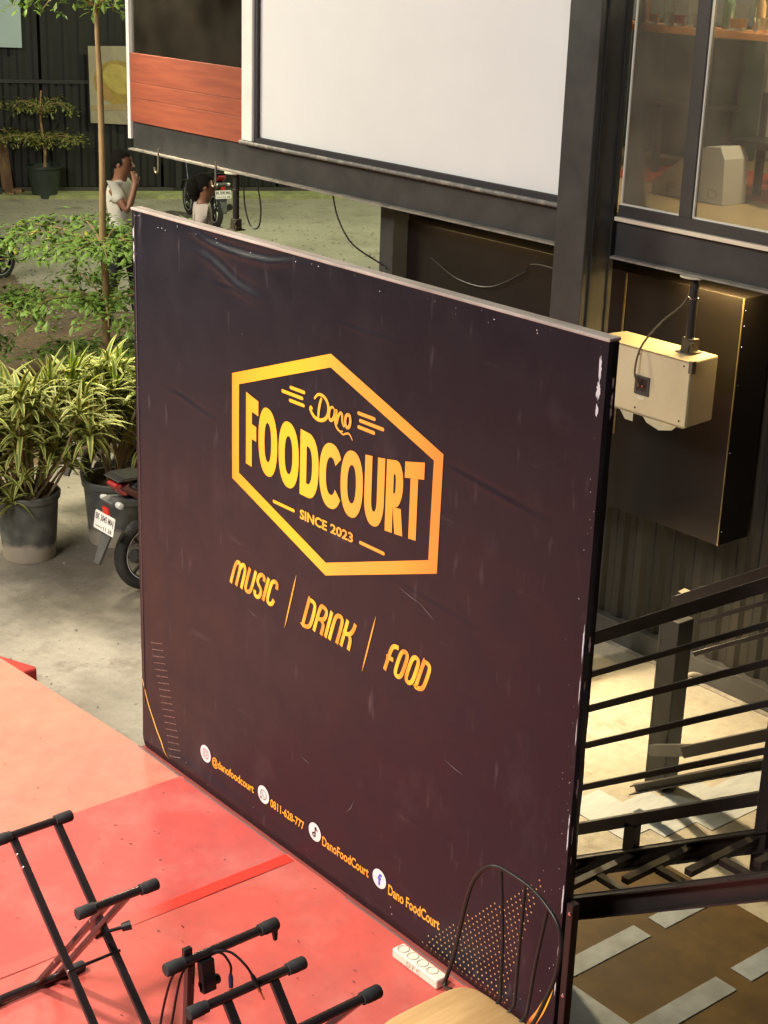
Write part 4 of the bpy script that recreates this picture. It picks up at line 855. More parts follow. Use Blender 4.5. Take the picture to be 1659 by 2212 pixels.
# ---------------------------------------------------------------- sign box and speakers
sb = empty('sign_box', (-.8, 3.6, .53), 'long black sign box with white letters under the deck', 'sign box')
box_m = mat('sign_vinyl', (.009, .0068, .0064), .42, var=.15, vscale=2, rvar=.12, bump=.03, spec=.35)
b = MB(); b.box((-2.30, 3.45, .535), (.72, 3.722, 2.00)); b.build('box', box_m, sb, bevel=.004)
pin = mat('letter_white', (.86, .84, .78), .5)
mb = text_on('DANO', -.98, .385, 1.108, .34, lambda u, z, k: (u, 3.447, z), .035); mb.build('letters', pin, sb)
b = MB()
for z in (1.93, 1.84, 1.72, 1.5, 1.1, .62): b.lathe([(0, 0), (.006, 0), (.005, .003), (0, .004)], 8, Matrix.Translation((.7215, 3.47, z)) @ Euler((0, R(90), 0)).to_matrix().to_4x4())
b.build('staples', chrome, sb)
trim = MB(); trim.box((.7155, 3.4435, .537), (.7225, 3.4495, 1.998)); trim.build('edge_trim', mat('trim_olive', (.16, .12, .05), .5, var=.4, vscale=8), sb)
trim = MB(); trim.box((-.155, 3.443, 1.0), (-.145, 3.4495, 1.99)); trim.build('edge_trim', MATS['trim_olive'], sb)
spk_m = mat('speaker_beige', (.60, .50, .33), .6, col2=(.47, .38, .24), cscale=3, var=.1, bump=.1, bscale=60)
def speaker(x0, x1, label, plabel, px, cab=True):
  if cab:
    t = empty('loudspeaker', ((x0 + x1) / 2, 3.08, 1.35), label, 'loudspeaker')
    b = MB(); y0, y1 = 2.95, 3.21
    b.prism([(x0, 1.352), (x1, 1.352), (x1, 1.722), (x0, 1.722)], lambda u, v, s: ((u, y0, v) if s == 0 else (u - .03 if u == x1 else u + .03, y1, v)))
    b.build('cabinet', spk_m, t, bevel=.010)
    em = mat('speaker_edge', (.26, .20, .11), .7, var=.3, vscale=12)
    for zz in (1.354, 1.720): b = MB(); b.box((x0 + .012, y0 - .0022, zz - .005), (x1 - .012, y0 + .001, zz + .003)); b.build('edge_strip', em, t)
    b = MB(); b.box((x1 - .008, y0 - .0022, 1.366), (x1 - .002, y0 + .001, 1.655)); b.build('edge_strip', em, t)
    for sx in (x0 + .05, (x0 + x1) / 2, x1 - .05):
        for zz in (1.385, 1.692): b = MB(); b.lathe([(0, 0), (.006, 0), (.005, .003), (0, .0035)], 8, Matrix.Translation((sx, y0, zz)) @ Euler((R(90), 0, 0)).to_matrix().to_4x4()); b.build('screw', MATS['rusty_steel'], t)
    for xx in (x0 + .004, x1 - .004):
        b = MB(); b.box((xx - .012, y0 - .004, 1.66), (xx + .012, y0 + .03, 1.728)); b.build('corner_guard', mat('guard', (.10, .08, .06), .5), t)
    b = MB(); b.box((px - .055, y0 - .006, 1.465), (px + .055, y0 + .004, 1.575)); tp_ = b.build('terminal_plate', mat('terminal', (.05, .045, .04), .5), t, bevel=.008)
    b = MB(); b.box((px - .036, y0 - .0075, 1.49), (px + .036, y0 - .0062, 1.56)); b.build('recess', plastic_black, tp_)
    b = MB()
    for q in (-.012, .014): b.tube([(px + q, y0 - .006, 1.518), (px + q, y0 - .02, 1.522)], .006, 8)
    b.build('binding_post', mat('post_red', (.3, .06, .05), .4), tp_)
    b = MB(); b.box((px - .025, y0 - .004, 1.44), (px + .025, y0 - .0005, 1.455)); b.build('name_plate', mat('plate_pale', (.6, .55, .42), .5), t)
    b = MB(); b.tube(spline([(px - .01, y0 - .018, 1.525), (px - .02, y0 - .05, 1.60), (px - .015, y0 - .02, 1.74), (px + .05, 3.0, 1.88), (px + .12, 3.08, 1.98), (px + .15, 3.10, 2.06)], 7), .006, 8); b.build('cable', mat('cable_olive', (.10, .08, .045), .5), t, smooth=True)
  if True:
    pm_ = empty('speaker_mount', (px + .17, 3.11, 1.72), plabel, 'mount', 'pole mounts under the deck beam')
    x = px + .17
    b = MB(); b.tube([(x, 3.11, 1.80), (x, 3.11, 2.145)], .024, 14); b.build('pole', black_metal, pm_, smooth=True, sharp=50)
    b = MB(); b.tube([(x, 3.11, 2.02), (x, 3.11, 2.028)], .027, 14); b.build('ring', chrome, pm_, smooth=True, sharp=50)
    b = MB(); b.lathe([(0, 2.151), (.085, 2.150), (.085, 2.141), (.03, 2.140), (0, 2.140)], 24, Matrix.Translation((x, 3.11, 0))); b.build('flange', mat('flange', (.6, .55, .42), .5, var=.15), pm_, smooth=True, sharp=40)
    b = MB(); b.cbox((x - .005, 3.11, 1.765), (.055, .06, .085), (0, R(8), 0)); b.cbox((x + .045, 3.10, 1.775), (.022, .05, .07)); b.tube([(x + .03, 3.08, 1.78), (x + .075, 3.05, 1.79)], .01, 8); b.cbox((x, 3.11, 1.727), (.11, .10, .008)); b.build('bracket', mat('bracket_dark', (.05, .04, .025), .5, var=.3), pm_, bevel=.003)
speaker(.06, .80, 'beige loudspeaker cabinet with terminal plate hanging before the sign box', 'black pole with round flange holding the beige loudspeaker', .470)
speaker(-4.38, -3.64, '', 'bare black pole mount with round flange at the far end of the beam', -3.90, False)
# loose cables under the beam
for pts, l, r in ((((-2.62, Yb + .05, 2.15), (-2.55, Yb + .05, 1.98), (-2.42, Yb + .08, 1.82), (-2.25, Yb + .2, 1.70), (-2.2, 3.3, 1.68)), 'thin black cable drooping from the beam to the left post', .006),
                  (((-1.85, 3.40, 1.80), (-1.6, 3.42, 1.70), (-1.3, 3.43, 1.70), (-1.0, 3.42, 1.84), (-.85, 3.35, 1.93), (-.6, 3.3, 1.95), (-.3, 3.2, 1.93)), 'thin cable sagging across the sign box', .005),
                  (((-3.62, Yb, 2.14), (-3.60, Yb, 1.92), (-3.52, Yb, 1.78), (-3.42, Yb, 1.80), (-3.40, Yb, 1.95), (-3.46, Yb, 2.14)), 'loop of cable hanging beside the far speaker pole', .006)):
    b = MB(); b.tube(spline(pts, 8), r, 6); tag(b.build('cable', cable_m, smooth=True), l, 'cable')

# ---------------------------------------------------------------- far wall of the yard
A0 = Vector((-18.719, 9.471, 0)); B0 = Vector((-17.331, 12.144, 0)); wd_ = (B0 - A0).normalized(); wn = Vector((wd_.y, -wd_.x, 0))  # wn faces the camera
def wp(s, z, d=0): p = A0 + wd_ * s + wn * d; return Vector((p.x, p.y, z))
fence = empty('yard_wall', tuple(wp(3, GZ)), 'dark corrugated metal wall at the back of the yard', 'wall')
fm = mat('fence_metal', (.0065, .0065, .0055), .65, col2=(.013, .012, .009), cscale=1.2, cmix=(.4, .8), stretch=(3, 3, .4), var=.3, vscale=3, rvar=.15)
for k in range(11):
    s0 = -8 + k * 2.0; mb = MB(); prof = []; s = s0
    while s < s0 + 1.99: prof += [(s, 0), (s + .09, 0), (s + .13, .03), (s + .2, .03)]; s += .25
    n = len(prof); vs = []
    zb_, zt_ = GZ + .12, (1.35 if k not in (5,) else 1.35)
    for z in (zb_, zt_): vs += [wp(a, z, d) for a, d in prof]
    for z in (zt_ + .02, 4.2): vs += [wp(a, z, d * .6 - .03) for a, d in prof]
    mb.add(vs, [(i, i + 1, n + i + 1, n + i) for i in range(n - 1)] + [(2 * n + i, 2 * n + i + 1, 3 * n + i + 1, 3 * n + i) for i in range(n - 1)]); mb.build('panel', fm, fence)
b = MB(); vs = []
b.prism([(-8, GZ), (14, GZ), (14, GZ + .11), (-8, GZ + .11)], lambda u, v, s: wp(u, v, .03 if s else -.1)); b.build('sill_beam', mat('fence_beam', (.06, .055, .045), .7, var=.3), fence)
b = MB(); b.prism([(-8, 1.33), (14, 1.33), (14, 1.39), (-8, 1.39)], lambda u, v, s: wp(u, v, .05 if s else -.02)); b.build('rail', black_metal, fence)
for s in (-1.1, 2.2, 5.6): b = MB(); b.prism([(s, GZ), (s + .1, GZ), (s + .1, 4.2), (s, 4.2)], lambda u, v, q: wp(u, v, .09 if q else .035)); b.build('post', black_metal, fence)
kb = MB(); kb.prism([(-8, GZ - .05), (14, GZ - .05), (14, GZ + .06), (-8, GZ + .06)], lambda u, v, s: wp(u, v, .62 if s else .10)); tag(kb.build('kerb', mat('kerb_mossy', (.36, .38, .16), .85, col2=(.22, .22, .12), cscale=1.5, var=.25, vscale=8, bump=.3)), 'mossy low kerb along the foot of the dark yard wall', 'kerb')
b = MB(); b.prism([(-2.6, 1.93), (-.30, 1.90), (-.30, 4.0), (-2.6, 4.0)], lambda u, v, s: wp(u, v, .12 if s else .07)); tag(b.build('sign_sheet', mat('pale_blue_sheet', (.40, .50, .52), .6, var=.1, vscale=1.5)), 'pale blue sheet high on the yard wall at the left', 'sheet')
# fruit banner: flat print
ds = empty('fruit_banner', tuple(wp(1.1, .66, .1)), 'yellow fruit poster hung on the dark yard wall behind the sapling', 'poster')
def wprint(poly, d, name, mt, parent=ds):
    b = MB(); b.add([wp(u, v, d) for u, v in poly], [tuple(range(len(poly)))]); b.build(name, mt, parent)
b = MB(); b.prism([(.78, .70), (1.62, .67), (1.60, 1.96), (.77, 1.95)], lambda u, v, s: wp(u, v, .12 if s else .11)); b.build('sheet', mat('poster_cream', (.34, .30, .20), .6, col2=(.26, .22, .16), cscale=2, var=.1), ds)
def ell(cx, cz, a, c, rot, n=20, t0=0, t1=360):
    out = []
    for i in range(n):
        t = R(t0 + (t1 - t0) * i / n); x, y = a * math.cos(t), c * math.sin(t); out.append((cx + x * math.cos(rot) - y * math.sin(rot), cz + x * math.sin(rot) + y * math.cos(rot)))
    return out
wprint(ell(1.26, 1.36, .42, .36, -.3), .1225, 'fruit_print', mat('fruit_yellow', (.33, .23, .04), .6, col2=(.25, .17, .04), cscale=4, var=.2, vscale=9))
wprint(ell(1.28, 1.42, .30, .22, -.6), .1235, 'fruit_print', mat('fruit_bright', (.42, .32, .08), .6, var=.2, vscale=8))
wprint(ell(1.02, 1.22, .20, .09, -.9), .1245, 'fruit_print', mat('fruit_brown', (.34, .20, .06), .6, var=.2))
wprint([(.80, .98), (1.60, 1.05), (1.61, .92), (.80, .90)], .1245, 'shadow_print', mat('poster_brown', (.33, .24, .12), .6, var=.2))
wprint([(1.46, 1.05), (1.60, 1.0), (1.60, 1.22), (1.52, 1.3), (1.46, 1.2)], .126, 'leaf_print', mat('poster_green', (.06, .14, .06), .6))

# ---------------------------------------------------------------- leaves
def leaf_quad(mb, p, d, up, l, w):
    d = d.normalized(); s = d.cross(up)
    if s.length < 1e-3: s = d.cross(Vector((1, 0, 0)))
    s.normalize(); n = s.cross(d); m = p + d * l * .55 + n * l * .06
    mb.add([p, m + s * w / 2 - n * w * .12, p + d * l - n * l * .06, m - s * w / 2 - n * w * .12, m + n * 0], [(0, 1, 4), (1, 2, 4), (2, 3, 4), (3, 0, 4)])
leaf_g = mat('leaf_green', (.15, .27, .04), .5, col2=(.25, .38, .075), cscale=5, var=.35, vscale=13)
leaf_y = mat('leaf_olive', (.13, .15, .035), .5, col2=(.20, .20, .05), cscale=4, var=.3, vscale=11)
leaf_yel = mat('leaf_yellow', (.55, .48, .05), .5)
bark = mat('sapling_bark', (.40, .26, .125), .8, col2=(.28, .18, .085), cscale=5, stretch=(2, 2, .6), var=.2, vscale=12, bump=.3)
def pad_tree(name, base, trunk, layers, label, cat, lm, lsize=.06, rnd=None, group=None, trunk_mat=bark):
    t = empty(name, base, label, cat, group)
    b = MB(); pts = spline([Vector(base) + Vector(p[:3]) for p in trunk], 6); rs = []
    for i in range(len(pts)): q = i / (len(pts) - 1) * (len(trunk) - 1); k = min(int(q), len(trunk) - 2); rs.append(trunk[k][3] + (trunk[k + 1][3] - trunk[k][3]) * (q - k))
    b.tube(pts, rs, 10); b.build('trunk', trunk_mat, t, smooth=True)
    cr = MB(); cy = MB()
    for (z, rad, nb, dens, droop, a0, a1, x0, y0) in layers:
        for i in range(nb):
            a = a0 + (a1 - a0) * (i + random.uniform(.2, .8)) / nb; L_ = rad * random.uniform(.65, 1.05)
            o = Vector(base) + Vector((x0, y0, z - .12)); d = Vector((math.cos(a), math.sin(a), 0))
            bp = spline([o, o + d * L_ * .3 + Vector((0, 0, .12)), o + d * L_ * .7 + Vector((0, 0, .13 + random.uniform(-.04, .05))), o + d * L_ + Vector((0, 0, .08 - droop + random.uniform(-.05, .05)))], 5)
            bb = MB(); bb.tube(bp, [.012 - .009 * j / (len(bp) - 1) for j in range(len(bp))], 6); bb.build('branch', trunk_mat, t, smooth=True)
            for j in range(int(dens * L_)):
                q = random.random() ** .7; k = min(len(bp) - 2, int(q * (len(bp) - 1))); p = bp[k].lerp(bp[k + 1], random.random())
                sd = Vector((-d.y, d.x, 0)) * random.uniform(-1, 1) * .30 * (q + .15) * rad
                tw = p + sd + d * random.uniform(-.05, .08) + Vector((0, 0, random.gauss(.0, .035)))
                ld = Vector((random.gauss(0, 1) + d.x * .5, random.gauss(0, 1) + d.y * .5, random.uniform(-1.1, .25)))
                leaf_quad(cy if random.random() < .015 else cr, tw, ld, Vector((0, 0, 1)), lsize * random.uniform(.6, 1.25), lsize * random.uniform(.35, .55))
    cr.build('crown', lm, t, kind='stuff')
    if cy.v: cy.build('yellow_leaves', leaf_yel, t, kind='stuff')
    return t
sbx = (-6.985, 3.84, GZ - .02)
pad_tree('sapling', sbx, [(0, 0, 0, .042), (0, 0, .45, .040), (.02, .01, 1.1, .036), (.0, 0, 1.65, .034), (.03, .0, 2.2, .032), (.01, .01, 3.0, .028), (.0, 0, 3.65, .02), (.02, .03, 4.6, .010)],
         [(.55, .75, 9, 150, .12, 0, 6.28, 0, 0), (1.10, 1.12, 9, 135, .02, 0, 6.28, 0, 0), (1.62, 1.22, 10, 140, -.02, 0, 6.28, 0, 0), (3.78, .8, 7, 60, .1, 0, 6.28, 0, 0)],
         'slender young tree with pale trunk and flat layers of green leaves', 'tree', leaf_g, .108)
# more low green shrubs to the left and behind
pad_tree('leafy_shrub', (-7.75, 2.75, GZ - .03), [(0, 0, 0, .03), (.02, 0, .6, .024), (0, .02, 1.5, .015)], [(.60, .64, 8, 170, .05, 0, 6.28, 0, 0), (1.0, .72, 8, 150, .03, 0, 6.28, 0, 0), (1.5, .78, 8, 130, .02, 0, 6.28, 0, 0)],
         'bushy young tree with layered green foliage at the left edge', 'tree', leaf_g, .10)
pad_tree('leafy_shrub', (-6.75, 4.75, GZ), [(0, 0, 0, .03), (0, 0, .8, .02), (.05, 0, 1.6, .012)], [(.5, .45, 6, 150, .05, 0, 6.28, 0, 0), (1.0, .5, 6, 150, .03, 0, 6.28, 0, 0), (1.5, .55, 6, 130, .0, 0, 6.28, 0, 0)],
         'small leafy tree partly hidden behind the left edge of the panel', 'tree', leaf_g, .06)
pad_tree('leafy_shrub', (-7.2, 6.1, GZ), [(0, 0, 0, .03), (0, 0, .5, .02), (.03, 0, 1.02, .008)], [(.4, .5, 6, 110, .05, 0, 6.28, 0, 0), (.75, .55, 6, 110, .03, 0, 6.28, 0, 0), (1.08, .42, 6, 120, .03, 0, 6.28, 0, 0)],
         'low yellow green shrub whose tips show above the panel top', 'shrub', leaf_y, .07)
# potted clipped trees far left
darkpot = mat('pot_green_black', (.028, .04, .032), .5, var=.3)
def far_tree(base, label, hz):
    t = pad_tree('potted_tree', base, [(0, 0, .3, .03), (.02, .02, .8, .024), (-.05, 0, 1.3, .018), (0, 0, 1.75, .012)], [(hz, .85, 9, 150, .05, 0, 6.28, 0, 0), (hz + .52, .65, 8, 140, .05, 0, 6.28, 0, 0)], label, 'tree', leaf_y, .085, group='clipped trees in pots by the wall')
    b = MB(); b.lathe([(0, 0), (.20, 0), (.28, .50), (.31, .50), (.31, .54), (.27, .54), (.26, .44), (0, .42)], 24, Matrix.Translation(base)); b.build('pot', darkpot, t, smooth=True, sharp=40)
far_tree((-18.35, 9.25, GZ), 'clipped flat topped tree in a dark green pot by the yard wall', 1.02)
far_tree((-19.3, 8.6, GZ), 'clipped tree with yellowish pad of leaves at the far left margin', 1.05)
b = MB(); b.bar((-18.9, 8.86, GZ), (-19.05, 8.84, .45), .14, .12); b.cbox((-19.05, 8.84, .46), (.16, .14, .03)); tag(b.build('timber_post', mat('old_timber', (.22, .13, .07), .85, var=.3, stretch=(3, 3, .5), bump=.3)), 'short leaning timber post beside the far pot', 'post')
for i, (x, y, s) in enumerate(((-18.75, 8.95, .14), (-18.6, 8.75, .11), (-18.9, 8.7, .12))):
    b = MB(); vs = []
    for k in range(12):
        a = k * math.pi / 3 + (.3 if k > 5 else 0); r_ = s * random.uniform(.75, 1.1) * (1 if k < 6 else .7); vs.append((x + r_ * math.cos(a), y + r_ * math.sin(a), GZ + (0 if k < 6 else s * .8)))
    b.add(vs, [(k, (k + 1) % 6, 6 + (k + 1) % 6, 6 + k) for k in range(6)] + [tuple(range(6, 12))]); tag(b.build('rock', mat('rock_brown', (.28, .17, .09), .9, var=.3, bump=.4)), ('largest brown rock at the foot of the timber post', 'brown rock right of the timber post foot', 'brown rock left of the timber post foot')[i], 'rock')

# ---------------------------------------------------------------- potted dracaenas
pot_m = bpy.data.materials.new('grey_pot'); pot_m.use_nodes = True
def pot_nodes():
    t = pot_m.node_tree; N = t.nodes; L = t.links; p = N['Principled BSDF']; p.inputs['Roughness'].default_value = .6
    tc = N.new('ShaderNodeTexCoord'); sp = N.new('ShaderNodeSeparateXYZ'); L.new(tc.outputs['Object'], sp.inputs[0])
    nz = N.new('ShaderNodeTexNoise'); nz.inputs['Scale'].default_value = 5; nz.inputs['Detail'].default_value = 5; L.new(tc.outputs['Object'], nz.inputs['Vector'])
    ad = N.new('ShaderNodeMath'); ad.operation = 'MULTIPLY_ADD'; ad.inputs[1].default_value = -.22; L.new(nz.outputs['Fac'], ad.inputs[0]); L.new(sp.outputs['Z'], ad.inputs[2])
    mr = N.new('ShaderNodeMapRange'); mr.inputs[1].default_value = .025; mr.inputs[2].default_value = -.015; L.new(ad.outputs[0], mr.inputs[0])
    n2 = N.new('ShaderNodeTexNoise'); n2.inputs['Scale'].default_value = 9; n2.inputs['Detail'].default_value = 6; L.new(tc.outputs['Object'], n2.inputs['Vector'])
    cr = N.new('ShaderNodeValToRGB'); cr.color_ramp.elements[0].color = (.085, .09, .08, 1); cr.color_ramp.elements[0].position = .4; cr.color_ramp.elements[1].color = (.18, .18, .15, 1); cr.color_ramp.elements[1].position = .7; L.new(n2.outputs['Fac'], cr.inputs[0])
    mx = N.new('ShaderNodeMix'); mx.data_type = 'RGBA'; mx.inputs[7].default_value = (.40, .35, .27, 1); L.new(cr.outputs[0], mx.inputs[6]); L.new(mr.outputs[0], mx.inputs[0]); L.new(mx.outputs[2], p.inputs['Base Color'])
pot_nodes()
var_mats = [mat('leaf_core', (.135, .205, .045), .6, var=.35, vscale=9, spec=.3), mat('leaf_margin', (.52, .51, .13), .6, var=.35, vscale=7, spec=.3)]
var_mats2 = [mat('leaf_core_fresh', (.14, .25, .03), .4, var=.2, vscale=9), mat('leaf_margin_fresh', (.50, .55, .08), .45, var=.2, vscale=7)]
def leaf_mesh(i, droop, mats):
    me = bpy.data.meshes.new('leaf'); vs = []; fs = []; mi = []; n = 6
    for k in range(n + 1):
        t = k / n; w = .072 * (math.sin(math.pi * min(1, t * .93 + .07)) ** .75) * (1.15 - .3 * t) + .002
        x = t * (1 - .12 * droop * t); z = .30 * t - droop * t * t * .9
        for q in (-1, -.48, 0, .48, 1): vs.append((x, q * w, z + abs(q) * w * .35))
    for k in range(n):
        for q in range(4): a = k * 5 + q; fs.append((a, a + 1, a + 6, a + 5)); mi.append(1 if q in (0, 3) else 0)
    me.from_pydata(vs, [], fs)
    for m_ in mats: me.materials.append(m_)
    me.polygons.foreach_set('material_index', mi); me.polygons.foreach_set('use_smooth', [True] * len(fs)); me.update(); return me
LM = [leaf_mesh(i, d, var_mats) for i, d in enumerate((.35, .6, .85, 1.1))]; LM2 = [leaf_mesh(i, d, var_mats2) for i, d in enumerate((.2, .4, .6))]
soil_dark = mat('pot_soil', (.12, .085, .045), .95, var=.4, vscale=25, bump=.8)
stem_m = mat('stem_tan', (.30, .22, .12), .7, var=.25, vscale=9)
def dracaena(base, label, rosettes, pot_r, pot_h, nsolo, seed, potonly=False):
    rnd = random.Random(seed); t = empty('potted_dracaena', base, label, 'potted plant', 'potted dracaenas beside the stage'); B = Vector(base)
    b = MB(); b.lathe([(0, 0), (pot_r * .78, 0), (pot_r * .80, .012), (pot_r * .88, pot_h * .5), (pot_r * .94, pot_h * .88), (pot_r, pot_h * .9), (pot_r * 1.02, pot_h * .98), (pot_r * .99, pot_h), (pot_r * .93, pot_h), (pot_r * .90, pot_h * .8), (0, pot_h * .8)], 40, Matrix.Translation(B)); b.build('pot', pot_m, t, smooth=True, sharp=35)
    b = MB(); n = 28; vs = [B + Vector((0, 0, pot_h * .86))]; 
    for i in range(n): a = 2 * math.pi * i / n; vs.append(B + Vector((pot_r * .91 * math.cos(a), pot_r * .91 * math.sin(a), pot_h * .83 + rnd.uniform(-.008, .012))))
    b.add(vs, [(0, 1 + i, 1 + (i + 1) % n) for i in range(n)]); b.build('soil', soil_dark, t)
    cnt = 0; rest = MB(); order = sorted(rosettes, key=lambda r: -r[2])
    for (rx, ry, rz, size, fresh) in order:
        c = B + Vector((rx, ry, rz)); s0 = B + Vector((rx * .18 + rnd.uniform(-.06, .06), ry * .18 + rnd.uniform(-.06, .06), pot_h * .84))
        st_ = MB()
        if rnd.random() < .42: st_.tube(spline([s0, s0.lerp(c, .5) + Vector((rnd.uniform(-.05, .05), rnd.uniform(-.05, .05), .02)), c], 4), [.011] * 4 + [.009] * 4 + [.006], 6)
        if st_.v: st_.build('stem', stem_m, t, smooth=True)
        out = Vector((rx, ry, .25 + abs(rz) * .25)).normalized(); nl = rnd.randint(13, 18)
        for k in range(nl):
            az = k * 2.4 + rnd.uniform(-.3, .3); el_ = R(72 - 80 * k / nl + rnd.uniform(-8, 8))
            zax = Vector((0, 0, 1)).lerp(out, .45).normalized(); xa = zax.orthogonal().normalized(); ya = zax.cross(xa)
            d = (xa * math.cos(az) + ya * math.sin(az)) * math.cos(el_) + zax * math.sin(el_)
            side = Vector((0, 0, 1)).cross(d)
            if side.length < .1: side = xa.copy()
            side.normalize(); up = d.cross(side)
            l = size * rnd.uniform(.75, 1.15)
            mtx = Matrix((d * l, side * l, up * l)).transposed().to_4x4(); mtx.translation = c - B + zax * (.05 * (1 - k / nl)) - zax * .02
            me = rnd.choice(LM2 if fresh else LM)
            if cnt < nsolo:
                o = bpy.data.objects.new('leaf', me); o.matrix_basis = mtx; link(o, t); cnt += 1
            else:
                n0 = len(rest.v); rest.v += [mtx @ v.co + B for v in me.vertices]
                for p in me.polygons: rest.f.append([n0 + i for i in p.vertices]); rest.m.append(p.material_index)
    if rest.v: rest.build('foliage', var_mats, t, smooth=True, sharp=180, kind='stuff')
    return t
rr = random.Random(21); ros = []
RV, FV = Vector((.635, .772, 0)), Vector((-.765, .644, 0))   # along the pot row and away from the stage
for k in range(100):
    u = rr.uniform(-.60, .50); w = rr.uniform(-.32, .45); h = .50 + .62 * rr.random() ** .9 + .16 * (1 - abs(u)) - (.25 if u > .5 else 0)
    p = RV * u + FV * w; h = max(h, .78 + .25 * rr.random()) if u > .30 else h; ros.append((p.x, p.y, h, rr.uniform(.21, .31), rr.random() < .12))
for u, h in ((-.35, .52), (-.2, .60), (-.05, .48), (-.45, .62), (-.55, .55), (.05, .66)):
    p = RV * u - FV * .25; ros.append((p.x, p.y, h, .2, rr.random() < .3))
dracaena((-3.79, 1.34, GZ), 'bushy variegated dracaena in a worn grey pot at the left edge', ros, .235, .50, 300, 3)
ros = []
for k in range(58):
    u = rr.uniform(-.25, .60); w = rr.uniform(.08, .6); h = .80 + .40 * rr.random(); p = RV * u + FV * w; ros.append((p.x, p.y, h, rr.uniform(.21, .30), rr.random() < .1))
for u, w, h in ((.22, -.05, .74),): p = RV * u + FV * w; ros.append((p.x, p.y, h, .22, False))
dracaena((-3.71, 2.00, GZ), 'variegated dracaena in a grey pot behind the parked motorcycle', ros, .23, .50, 300, 5)

# ---------------------------------------------------------------- motorcycles (rear wheel axle at origin, heading +Y)
tyre_m = mat('tyre', (.028, .027, .025), .75, var=.3, vscale=14, bump=.2, bscale=60)
red_plastic = mat('tail_red', (.30, .012, .018), .2, var=.1, coat=.5)
bike_black = mat('bike_black', (.018, .018, .02), .25, var=.15, coat=.4)
grey_plastic = mat('bike_grey', (.075, .075, .072), .6, var=.3, vscale=9)
plate_m = mat('plate_white', (.78, .76, .72), .5)
ink = mat('plate_ink', (.03, .025, .025), .6)
def motorcycle(loc, rz, label, body_m, group='parked motorcycles', text=('BK 3045 MAJ', '11 28')):
    t = empty('motorcycle', (0, 0, 0), label, 'motorcycle', group); bl = dict(local=True)
    AX = Euler((0, R(90), 0)).to_matrix().to_4x4()
    for wy in (0, 1.23):
        Mx = Matrix.Translation((0, wy, .275)) @ AX
        b = MB(); prof = [(.205 + .055 - .048 * 0 + 0, 0)]; prof = []
        for i in range(12): a = 2 * math.pi * i / 12; prof.append((.232 + .043 * math.cos(a), .042 * math.sin(a)))
        b.lathe(prof, 36, Mx, close=True); ty = b.build('tyre', tyre_m, t, smooth=True, local=True)
        b = MB(); b.lathe([(.196, -.028), (.186, -.022), (.180, 0), (.186, .022), (.196, .028), (.203, .0)], 36, Mx, close=True); b.build('rim', mat('rim_dark', (.10, .10, .10), .3, .8), ty, smooth=True, local=True)
        b = MB(); b.lathe([(.199, .0285), (.196, .031), (.193, .0285)], 36, Mx, close=True); b.lathe([(.199, -.0285), (.196, -.031), (.193, -.0285)], 36, Mx, close=True); b.build('rim_stripe', white_paint, ty, smooth=True, local=True)
        b = MB()
        for i in range(8): a = i * math.pi / 4; b.bar((0, wy + .03 * math.cos(a), .275 + .03 * math.sin(a)), (0, wy + .185 * math.cos(a), .275 + .185 * math.sin(a)), .02, .018, up=(1, 0, 0))
        b.tube([(-.06, wy, .275), (.06, wy, .275)], .045, 14); b.build('spoke', mat('spoke_dark', (.03, .03, .03), .4), ty, local=True)
    def slab_(name, poly, x, m_, bev=.012, taper=None, par=None):
        b = MB(); b.prism(poly, lambda u, v, s: ((x if s else -x) * (taper(u, v) if taper else 1), u, v)); return b.build(name, m_, par or t, bevel=bev, local=True)
    slab_('seat', [(-.20, .80), (-.14, .845), (.10, .83), (.35, .78), (.55, .77), (.55, .72), (.30, .71), (-.16, .775)], .12, bike_black, .03)
    slab_('grab_rail', [(-.29, .858), (-.24, .878), (-.05, .87), (-.05, .852), (-.24, .852)], .105, bike_black, .008)
    slab_('tail_cowl', [(-.28, .80), (-.20, .845), (.15, .80), (.50, .70), (.45, .55), (.15, .58), (-.10, .68)], .10, body_m, .02, lambda u, v: .55 + .45 * min(1, (u + .36) / .4))
    slab_('tail_light', [(-.295, .815), (-.27, .835), (-.18, .80), (-.20, .735), (-.24, .745)], .062, red_plastic, .01)
    slab_('under_cowl', [(-.15, .68), (.45, .62), (.75, .42), (.80, .25), (.45, .22), (.25, .40), (.0, .55)], .085, bike_black, .015)
    slab_('engine', [(.28, .22), (.70, .18), (.75, .34), (.50, .44), (.30, .40)], .11, grey_plastic, .02)
    slab_('leg_shield', [(.80, .30), (.90, .34), (1.0, .70), (1.02, .92), (.95, .95), (.90, .70)], .17, body_m, .02, lambda u, v: .75 + .25 * min(1, (v - .3) / .5))
    slab_('front_cowl', [(.95, .80), (1.06, .82), (1.10, .95), (1.0, 1.03), (.92, .98)], .13, body_m, .03)
    slab_('headlight', [(1.085, .86), (1.11, .92), (1.10, .97), (1.06, .96)], .09, mat('headlight_glass', (.6, .6, .58), .1), .01)
    b = MB()
    for i in range(9):
        a = R(20 + 130 * i / 8)
        for x in (-.055, .055): b.v.append(Vector((x, 1.23 + .305 * math.cos(a), .275 + .305 * math.sin(a))))
    b.f = [[2 * i, 2 * i + 1, 2 * i + 3, 2 * i + 2] for i in range(8)]; b.m = [0] * 8; b.build('front_mudguard', body_m, t, local=True)
    for x in (-.075, .075):
        b = MB(); b.tube([(x, 1.23, .275), (x, 1.05, .80)], .018, 8); b.build('fork_leg', grey_plastic, t, smooth=True, local=True)
        b = MB(); b.tube([(x * 1.4, -.02, .28), (x * 1.35, .12, .62)], [.022, .03], 8); b.build('shock_absorber', grey_plastic, t, smooth=True, local=True)
